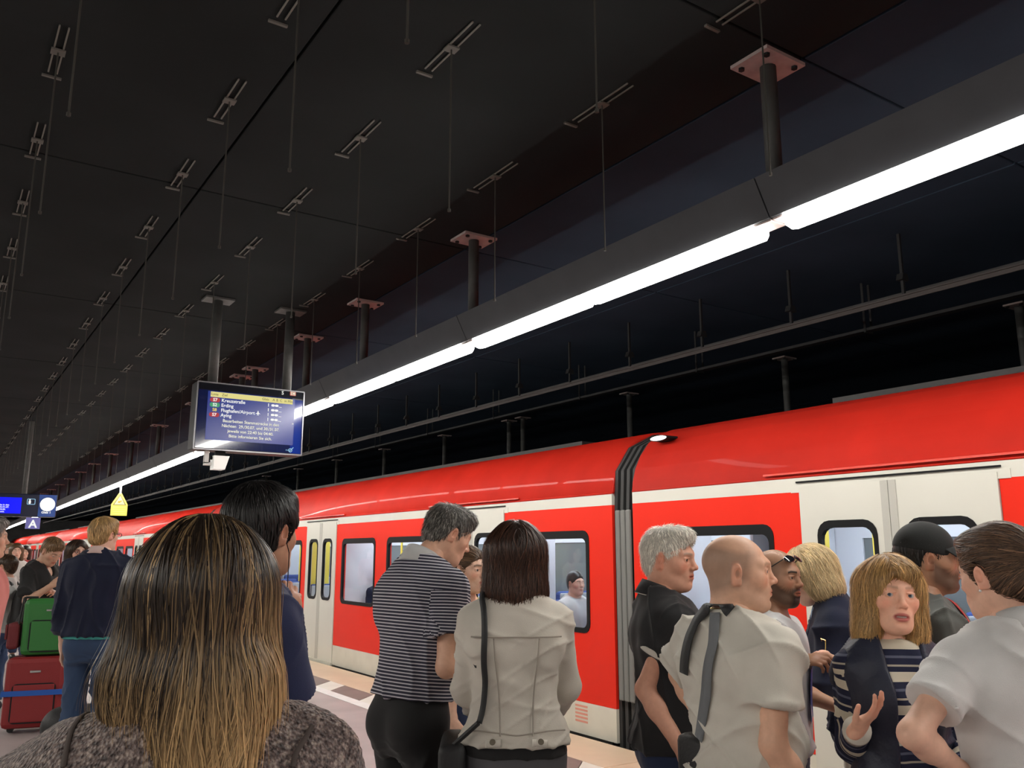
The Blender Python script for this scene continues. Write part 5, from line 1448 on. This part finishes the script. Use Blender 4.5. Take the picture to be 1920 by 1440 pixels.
# ---- man in the black cap
cp, KC = person(dict(label='man in black baseball cap and grey t-shirt, profile to the right', px=(1742, 1050, 3.2), yaw=136, hyaw=6, res='near', skin=(.44, .235, .145), eyes=True, stubble=((.03, .02, .016), .72), brow=(.02, .015, .01), brow_a=1, nose=1.1, look=(.1, 1, 0),
    trousers=dict(m=C_jean), shoes=C_bshoe, tops=[dict(m=cloth('olive_grey_cotton', (.10, .105, .098)), e=.016, sleeve='short', sl=.8, hem=.90, neck='crew', wr=.009)],
    hair=dict(style='short', col=BLK, n=900, t=.008, length=.02)))
H_ = KC['H']; M_cap = cloth('cap_black', (.016, .017, .017), fine=.2)
V, F = mesh_ops([EL(H_, (0, -.016, .044), (.086, .108, .100), .01), EL(H_, (0, .16, -.02), (.12, .11, .07), .02, 's'), HS(H_.pt((0, -.02, .030)), H_.vec((0, -.22, -1)), .006)], .0045)
link('cap_crown', to_mesh('cap_crown', V, F, M_cap), cp)
n1, n2 = 9, 17; V = []
for top in (0, 1):
    for i in range(n1):
        for j in range(n2):
            a_ = (j / (n2 - 1) - .5) * 2.1; rr = i / (n1 - 1); x_ = math.sin(a_) * (.082 + .004 * rr); y_ = .010 + math.cos(a_) * .078 + rr * (.058 * math.cos(a_) ** .7 if math.cos(a_) > 0 else 0)
            V.append(H_.pt((x_, y_, .050 - rr * .026 - .020 * (x_ / .085) ** 2 + top * .004)))
F = []; m_ = n1 * n2
for i in range(n1 - 1):
    for j in range(n2 - 1):
        q = [i * n2 + j, i * n2 + j + 1, (i + 1) * n2 + j + 1, (i + 1) * n2 + j]; F += [q, [x + m_ for x in q[::-1]]]
for j in range(n2 - 1): F.append([(n1 - 1) * n2 + j, (n1 - 1) * n2 + j + 1, m_ + (n1 - 1) * n2 + j + 1, m_ + (n1 - 1) * n2 + j])
link('cap_brim', to_mesh('cap_brim', np.array(V), np.array(F), M_cap), cp)
b = MB(); b.tube(H_.pt((0, -.016, .147)), H_.pt((0, -.016, .152)), .008, 10); b.build('cap_button', M_cap, cp)
strap(KC['top'], [KC['T'].pt((.10, .08, .44)), KC['T'].pt((.095, .02, .52)), KC['T'].pt((.085, -.05, .53))], .024, mat('red_strap', (.50, .04, .04), .7), cp, 'red_strap', off=.006, n=24)

# ---- woman in the white polo at the right edge
C_wp = cloth('white_pique', (.62, .61, .60), fine=.4)
rw, KR = person(dict(label='woman with hair tied back in a white polo shirt, back turned, at the right edge', px=(1872, 1080, 2.4), yaw=36, hyaw=-26, hpitch=6, res='near', fem=1, skin=(.74, .44, .32), sw=.160, wide=1.08, armw=1.12, hs=1.04, eyes=True,
    L=dict(E=(1728, 1352, 2.22), W=(1815, 1455, 2.30)), R=dict(u=(.3, 0, -1)), trousers=dict(m=C_jean), shoes=C_bshoe,
    tops=[dict(m=C_wp, e=.020, sleeve='short', sl=.62, sfl=.014, hem=.90, neck='polo', loose=.5, wr=.006, wf=16, seed=21)], collar=(C_wp, .034, .046, .35),
    hair=dict(style='bun', col=(.060, .032, .018), tip=(.12, .065, .035), n=3000, t=.016, length=.09, seg=9, var=.45, front=.004)))
b = MB(); b.tube(KR['H'].pt((-.083, -.002, -.036)), KR['H'].pt((-.085, -.002, -.040)), .0035, 8); b.build('earring', mat('silver', (.85, .85, .85), .4, .0), rw)
T_ = KR['T']; hb = holder('handbag', KR)
strap(KR['top'], [T_.pt((.13, -.08, .44)), T_.pt((.09, -.15, .30)), T_.pt((.02, -.16, .14)), T_.pt((-.06, -.17, .0))], .024, mat('brown_leather', (.085, .055, .035), .5), hb, 'strap', off=.014, n=50)
b = MB(); c_ = T_.pt((-.17, -.19, -.10)); b.bbox(c_[0] - .12, c_[0] + .12, c_[1] - .04, c_[1] + .04, c_[2] - .12, c_[2] + .10, .025); b.build('bag_body', mat('brown_leather', (.085, .055, .035), .5), hb, smooth=True)
tag(hb, 'brown leather handbag of the woman in the white polo', 'bag')

# ================================================================== the group at the left, farther down the platform
C_pink = cloth('salmon_cotton', (.62, .22, .20)); C_red = cloth('backpack_red', (.42, .03, .035), fine=.3)
person(dict(label='grey haired man with glasses in salmon shirt at the left edge', px=(-22, 1010, 5.3), yaw=96, hyaw=-6, res='far', skin=SK_L, eyes=True, brow=(.2, .17, .15), R=dict(u=(.12, .1, -1), v=(.1, .2, -1)), L=dict(u=(-.15, .1, -1)), trousers=dict(m=cloth('blue_denim', (.055, .10, .20))), shoes=C_bshoe,
    tops=[dict(m=C_pink, e=.018, sleeve='short', sl=.8, hem=.88, neck='crew', wr=.009)], hair=dict(style='short', col=(.16, .15, .14), grey=((.34, .32, .30), .45), n=900, t=.014, front=.012, length=.035, w=.005, curl=.08)))
by, KY = person(dict(label='boy in white t-shirt carrying a red and black backpack', px=(10, 1063, 9.2), yaw=-62, hyaw=6, res='far', skin=SK_L, hs=1.0, R=dict(u=(.2, .2, -1), v=(0, .7, -.5)), trousers=dict(m=cloth('blue_denim', (.055, .10, .20))), shoes=mat('dark_trainer', (.03, .03, .035), .6),
    tops=[dict(m=C_wht, e=.016, sleeve='short', sl=.8, hem=.9, wr=.008)], hair=dict(style='short', col=(.06, .035, .02), n=800, t=.013, length=.035, w=.005)))
bp = holder('backpack', KY); T_ = KY['T']
V, F = mesh_ops([EL(T_, (0, -.235, .24), (.155, .11, .25), .04), RC(T_.pt((-.08, -.25, .10)), T_.pt((.08, -.25, .10)), .09, .09, .04)], .012); link('pack_body', to_mesh('pack_body', V, F, C_bag), bp)
V, F = mesh_ops([EL(T_, (0, -.315, .17), (.115, .06, .14), .03)], .010); link('front_pocket', to_mesh('front_pocket', V, F, C_red), bp)
V, F = mesh_ops([EL(T_, (.135, -.225, .26), (.04, .07, .20), .03)], .010); link('side_panel', to_mesh('side_panel', V, F, C_red), bp)
for sd in (-1, 1): strap(KY['top'], [T_.pt((sd * .085, -.12, .48)), T_.pt((sd * .09, .0, .53)), T_.pt((sd * .10, .11, .40)), T_.pt((sd * .13, .08, .20)), T_.pt((sd * .15, -.08, .10))], .045, C_bag, bp, 'shoulder_strap', off=.008, n=30)
V, F = mesh_ops([EL(T_, (.17, -.26, .06), (.035, .035, .10), .02)], .009); link('bottle_pocket', to_mesh('bottle_pocket', V, F, mat('lime_green', (.30, .50, .05), .5)), bp)
tag(bp, 'red and black backpack worn by the boy at the left', 'backpack')
rb = empty('red_bag', (.765, 9.525, 0), math.radians(-14))          # slung over the corner of the green suitcase
M_drb = mat('dark_red_bag', (.13, .012, .016), .7, bump=(120, .3))
b = MB(); b.bbox(-.055, .045, -.11, .11, .74, .98, .03); b.build('bag_body', M_drb, rb)
b = MB(); b.bbox(-.072, -.053, -.10, .10, .83, .965, .006); b.build('flap', M_drb, rb)
b = MB()
for y_ in (-.08, .08): b.tube((.03, y_, .96), (.05, y_ * .6, 1.205), .009, 6); b.tube((.05, y_ * .6, 1.205), (.16, 0, 1.205), .009, 6)
b.build('strap', C_bag, rb)
tag(rb, 'dark red shoulder bag slung on the left side of the green suitcase', 'bag')
ph, KP = person(dict(label='young man in black v-neck t-shirt looking down at his phone', px=(97, 1034, 9.0), hs=1.12, yaw=138, hyaw=12, hpitch=34, hfwd=.03, res='far', skin=(.56, .33, .23), eyes=True, look=(0, 1, -.5), brow=(.10, .06, .04), sw=.182,
    R=dict(u=(.2, .25, -1), W=(84, 1106, 8.75), curl=(.8, .8, .8, .8)), L=dict(u=(-.2, .3, -1), W=(92, 1104, 8.72), curl=(.8, .8, .8, .8)), trousers=dict(m=C_jean), shoes=C_bshoe,
    tops=[dict(m=C_blk, e=.014, sleeve='short', sl=.8, hem=.9, neck='v', wr=.008)], hair=dict(style='short', col=(.20, .12, .06), n=900, t=.010, front=.022, length=.04, w=.005)))
pn = holder('smartphone', KP); Wm = (KP['arm'][0][2] + KP['arm'][1][2]) / 2 + np.array([0, .09, .03])
b = MB(); b.bbox(Wm[0] - .036, Wm[0] + .036, Wm[1] - .05, Wm[1] + .05, Wm[2] - .005, Wm[2] + .005, .003); b.build('phone_body', M_black, pn)
b = MB(); b.box(Wm[0] - .032, Wm[0] + .032, Wm[1] - .045, Wm[1] + .045, Wm[2] + .0052, Wm[2] + .006); b.build('phone_screen', emis('phone_glow', (.7, .8, .9), .8), pn)
tag(pn, 'smartphone in the hands of the young man in black', 'phone')
gw, KGW = person(dict(label='woman with glasses and dark hair in white jacket behind the green suitcase', px=(145, 1036, 10.0), hs=1.14, yaw=172, hyaw=-4, res='far', fem=1, skin=SK_P, eyes=True, R=dict(u=(.2, .2, -1), W=(110, 1106, 9.5), curl=(.7, .7, .7, .7)), L=dict(u=(-.2, .1, -1), v=(.2, .6, -.5)), trousers=dict(m=C_jean), shoes=C_bshoe,
    tops=[dict(m=cloth('off_white_jacket', (.56, .54, .50)), e=.018, sleeve='long', hem=.88, wr=.008)], hair=dict(style='bob', col=DBR, tip=(.10, .06, .03), n=1300, t=.018, zb=-.22, length=.18, seg=9, w=.005)))
H_ = KGW['H']
for sd in (-1, 1):
    fr_ = Fr(H_.pt((sd * .032, .100, .004)), H_.R, H_.s)
    oo = [fr_.pt((.022 * math.cos(t), 0, .017 * math.sin(t))) for t in np.linspace(0, 6.283, 17)]
    b = MB()
    for p_, q_ in zip(oo[:-1], oo[1:]): b.tube(p_, q_, .003, 5)
    b.build('glasses_rim', mat('red_frame', (.16, .02, .02), .4), gw)
    b = MB(); b.tube(H_.pt((sd * .054, .098, .006)), H_.pt((sd * .080, .0, .008)), .0025, 5); b.build('glasses_temple', mat('red_frame', (.16, .02, .02), .4), gw)
bm_, KM = person(dict(label='blond man in navy sweater and jeans, back turned, beside the suitcases', px=(196, 1004, 6.5), yaw=32, hyaw=24, res='mid', skin=SK_P, wide=1.02, eyes=True, R=dict(u=(.12, .25, -1), v=(-.3, .9, .2)), L=dict(u=(-.16, .0, -1), v=(0, .2, -1)), trousers=dict(m=cloth('mid_denim', (.035, .065, .13)), waist=1.0), shoes=C_bshoe,
    tops=[dict(name='undershirt', m=cloth('teal_cotton', (.06, .32, .30)), e=.012, sleeve='none', hem=.935, wr=.003), dict(name='sweater', m=C_navy, e=.024, sleeve='long', hem=.955, neck='crew', loose=.7, wr=.009)], collar=(cloth('pale_pink', (.6, .45, .42)), .026, .034, .35),
    hair=dict(style='short', col=(.36, .22, .09), tip=(.50, .34, .16), n=1800, t=.019, front=.006, length=.06, var=.4, w=.0045)))
for sd in (-1, 1):
    b = MB(); b.tube(KM['H'].pt((sd * .062, .090, .008)), KM['H'].pt((sd * .082, .0, .010)), .003, 5); b.build('glasses_temple', M_black, bm_)
    b = MB(); b.ring(*[[(KM['H'].pt((sd * .034 + rr_ * math.cos(t), .101, .004 + rr_ * .75 * math.sin(t)))[[0, 2]]).tolist() for t in np.linspace(0, 6.283, 15)[:-1]] for rr_ in (.023, .019)], 'y', float(KM['H'].pt((0, .101, 0))[1]) - .002, float(KM['H'].pt((0, .101, 0))[1]) + .002); b.build('glasses_rim', M_black, bm_)
# distant travellers
for i, (px, col, hc, lab) in enumerate((((31, 1034, 13.5), (.60, .57, .54), (.10, .06, .03), 'distant woman in white top with brown hair'), ((19, 1033, 15.0), (.45, .40, .36), (.20, .13, .07), 'distant person in beige, between the two grey and brown heads'), ((47, 1036, 16.5), (.40, .05, .05), (.03, .02, .015), 'distant person in dark red, beside the far rail cars'))):
    person(dict(label=lab, px=px, yaw=180 + 6 * i, res='low', fem=i != 1, skin=SK_P, trousers=dict(m=C_jean), shoes=C_bshoe, tops=[dict(m=cloth('far_top_%d' % i, col), e=.016, sleeve='long', hem=.88)], hair=dict(style='bob' if i != 1 else 'short', col=hc, zb=-.18, t=.018)))

# ------------------------------------------------------------------ suitcases
M_sred = mat('suitcase_red', (.22, .013, .015), .6, bump=(160, .25)); M_sgrn = mat('suitcase_green', (.022, .16, .028), .5, bump=(60, .15)); M_blue = mat('luggage_belt', (.01, .09, .40), .6)
def suitcase(name, w, d, h, m, loc, rz, label, belt=False, wheels=True):
    r = empty(name, loc, rz)
    b = MB(); b.bbox(-w / 2, w / 2, -d / 2, d / 2, .045, h, .045); b.build('shell', m, r, smooth=False)
    b = MB(); b.ring(rrect(-w / 2 - .004, w / 2 + .004, .041, h + .004, .045), rrect(-w / 2 + .01, w / 2 - .01, .055, h - .01, .04), 'y', -.012, .012); b.build('zip_band', M_black, r)
    b = MB(); b.ring(rrect(-w * .36, w * .36, h * .14, h * .66, .04), rrect(-w * .36 + .012, w * .36 - .012, h * .14 + .012, h * .66 - .012, .035), 'y', -d / 2 - .008, -d / 2); b.build('pocket_piping', M_dark, r)
    b = MB(); b.bbox(-w * .36 + .01, w * .36 - .01, -d / 2 - .012, -d / 2 + .002, h * .14 + .01, h * .66 - .01, .008); b.build('front_pocket', m, r)
    b = MB(); b.bbox(-.045, .045, -d / 2 - .012, -d / 2, h * .80, h * .83, .004); b.build('badge', mat('badge_silver', (.5, .5, .5), .3, .9), r)
    for sx in (-1, 1):
        if wheels: b = MB(); b.tube((sx * w * .36, -.035, .028), (sx * w * .36, .035, .028), .028, 12); b.build('wheel', M_black, r)
        b = MB(); b.bbox(sx * .07 - .01, sx * .07 + .01, .10, .135, h - .03, h - .002, .003); b.build('handle_mount', M_steel, r)
    if belt:
        b = MB(); b.ring([(-w / 2 - .014, -d / 2 - .016), (w / 2 + .014, -d / 2 - .016), (w / 2 + .014, d / 2 + .014), (-w / 2 - .014, d / 2 + .014)], [(-w / 2 - .006, -d / 2 - .012), (w / 2 + .006, -d / 2 - .012), (w / 2 + .006, d / 2 + .006), (-w / 2 - .006, d / 2 + .006)], 'z', h * .50, h * .57); b.build('luggage_belt', M_blue, r)
    tag(r, label, 'suitcase'); return r
suitcase('suitcase', .50, .30, .67, M_sred, (.98, 9.45, 0), math.radians(-14), 'large red suitcase with blue belt standing on the platform', belt=True)
gs = suitcase('suitcase', .48, .24, .56, M_sgrn, (1.06, 9.45, .634), math.radians(-14), 'green suitcase stacked on top of the red suitcase', wheels=False)
bk = empty('duffel_bag', (1.28, 8.55, 0), math.radians(10))
V, F = mesh_ops([RC((-.18, 0, .17), (.18, 0, .17), .165, .165, .03), HS((0, 0, .003), (0, 0, -1), .01)], .012); link('bag_body', to_mesh('bag_body', V, F, C_bag), bk)
b = MB()
hp = [(-.12 + .24 * t, 0, .33 + .16 * math.sin(math.pi * t)) for t in np.linspace(0, 1, 10)]
for p_, q_ in zip(hp[:-1], hp[1:]): b.tube(p_, q_, .012, 6)
b.build('handle', C_bag, bk); tag(bk, 'black duffel bag on the floor before the blond man', 'bag')

# ------------------------------------------------------------------ passengers inside the train
def rider(pw, yaw, top, hairc, label, cap=None, st='short', skin=SK_P, seated=True):
    o, K = person(dict(label=label, pw=pw, s=.96, yaw=yaw, res='low', skin=skin, seated=seated, trousers=dict(m=C_jean), shoes=C_bshoe, group='passengers inside the train',
        tops=[dict(m=top, e=.016, sleeve='long', hem=.95)], hair=dict(style=st, col=hairc, t=.014, zb=-.17)))
    if cap is not None:
        V, F = mesh_ops([EL(K['H'], (0, -.014, .046), (.094, .116, .104), .01), HS(K['H'].pt((0, 0, .035)), K['H'].vec((0, -.1, -1)), .004)], .009); link('cap', to_mesh('cap', V, F, cap), o)
    return o
rider((5.72, 12.02, 1.28), 182, C_navy, (.05, .03, .02), 'seated passenger in white cap and navy jacket behind a train window', cap=C_wht)
rider((5.75, 7.35, 1.30), 180, C_lite, BLK, 'dark haired passenger seated in the window behind the white jacket')
rider((7.35, 10.35, 1.30), 180, cloth('mauve_wool', (.24, .12, .14)), (.08, .05, .03), 'passenger in mauve seated on the far side of the train')
rider((5.80, 5.28, 1.24), 180, cloth('pale_lilac', (.45, .40, .46)), (.12, .08, .06), 'passenger in pale lilac behind the window of the nearest car')
rider((5.85, 2.35, 1.22), 20, cloth('sky_blue_wool', (.16, .24, .45)), (.30, .22, .14), 'passenger in blue seated behind the right hand door', st='bob')
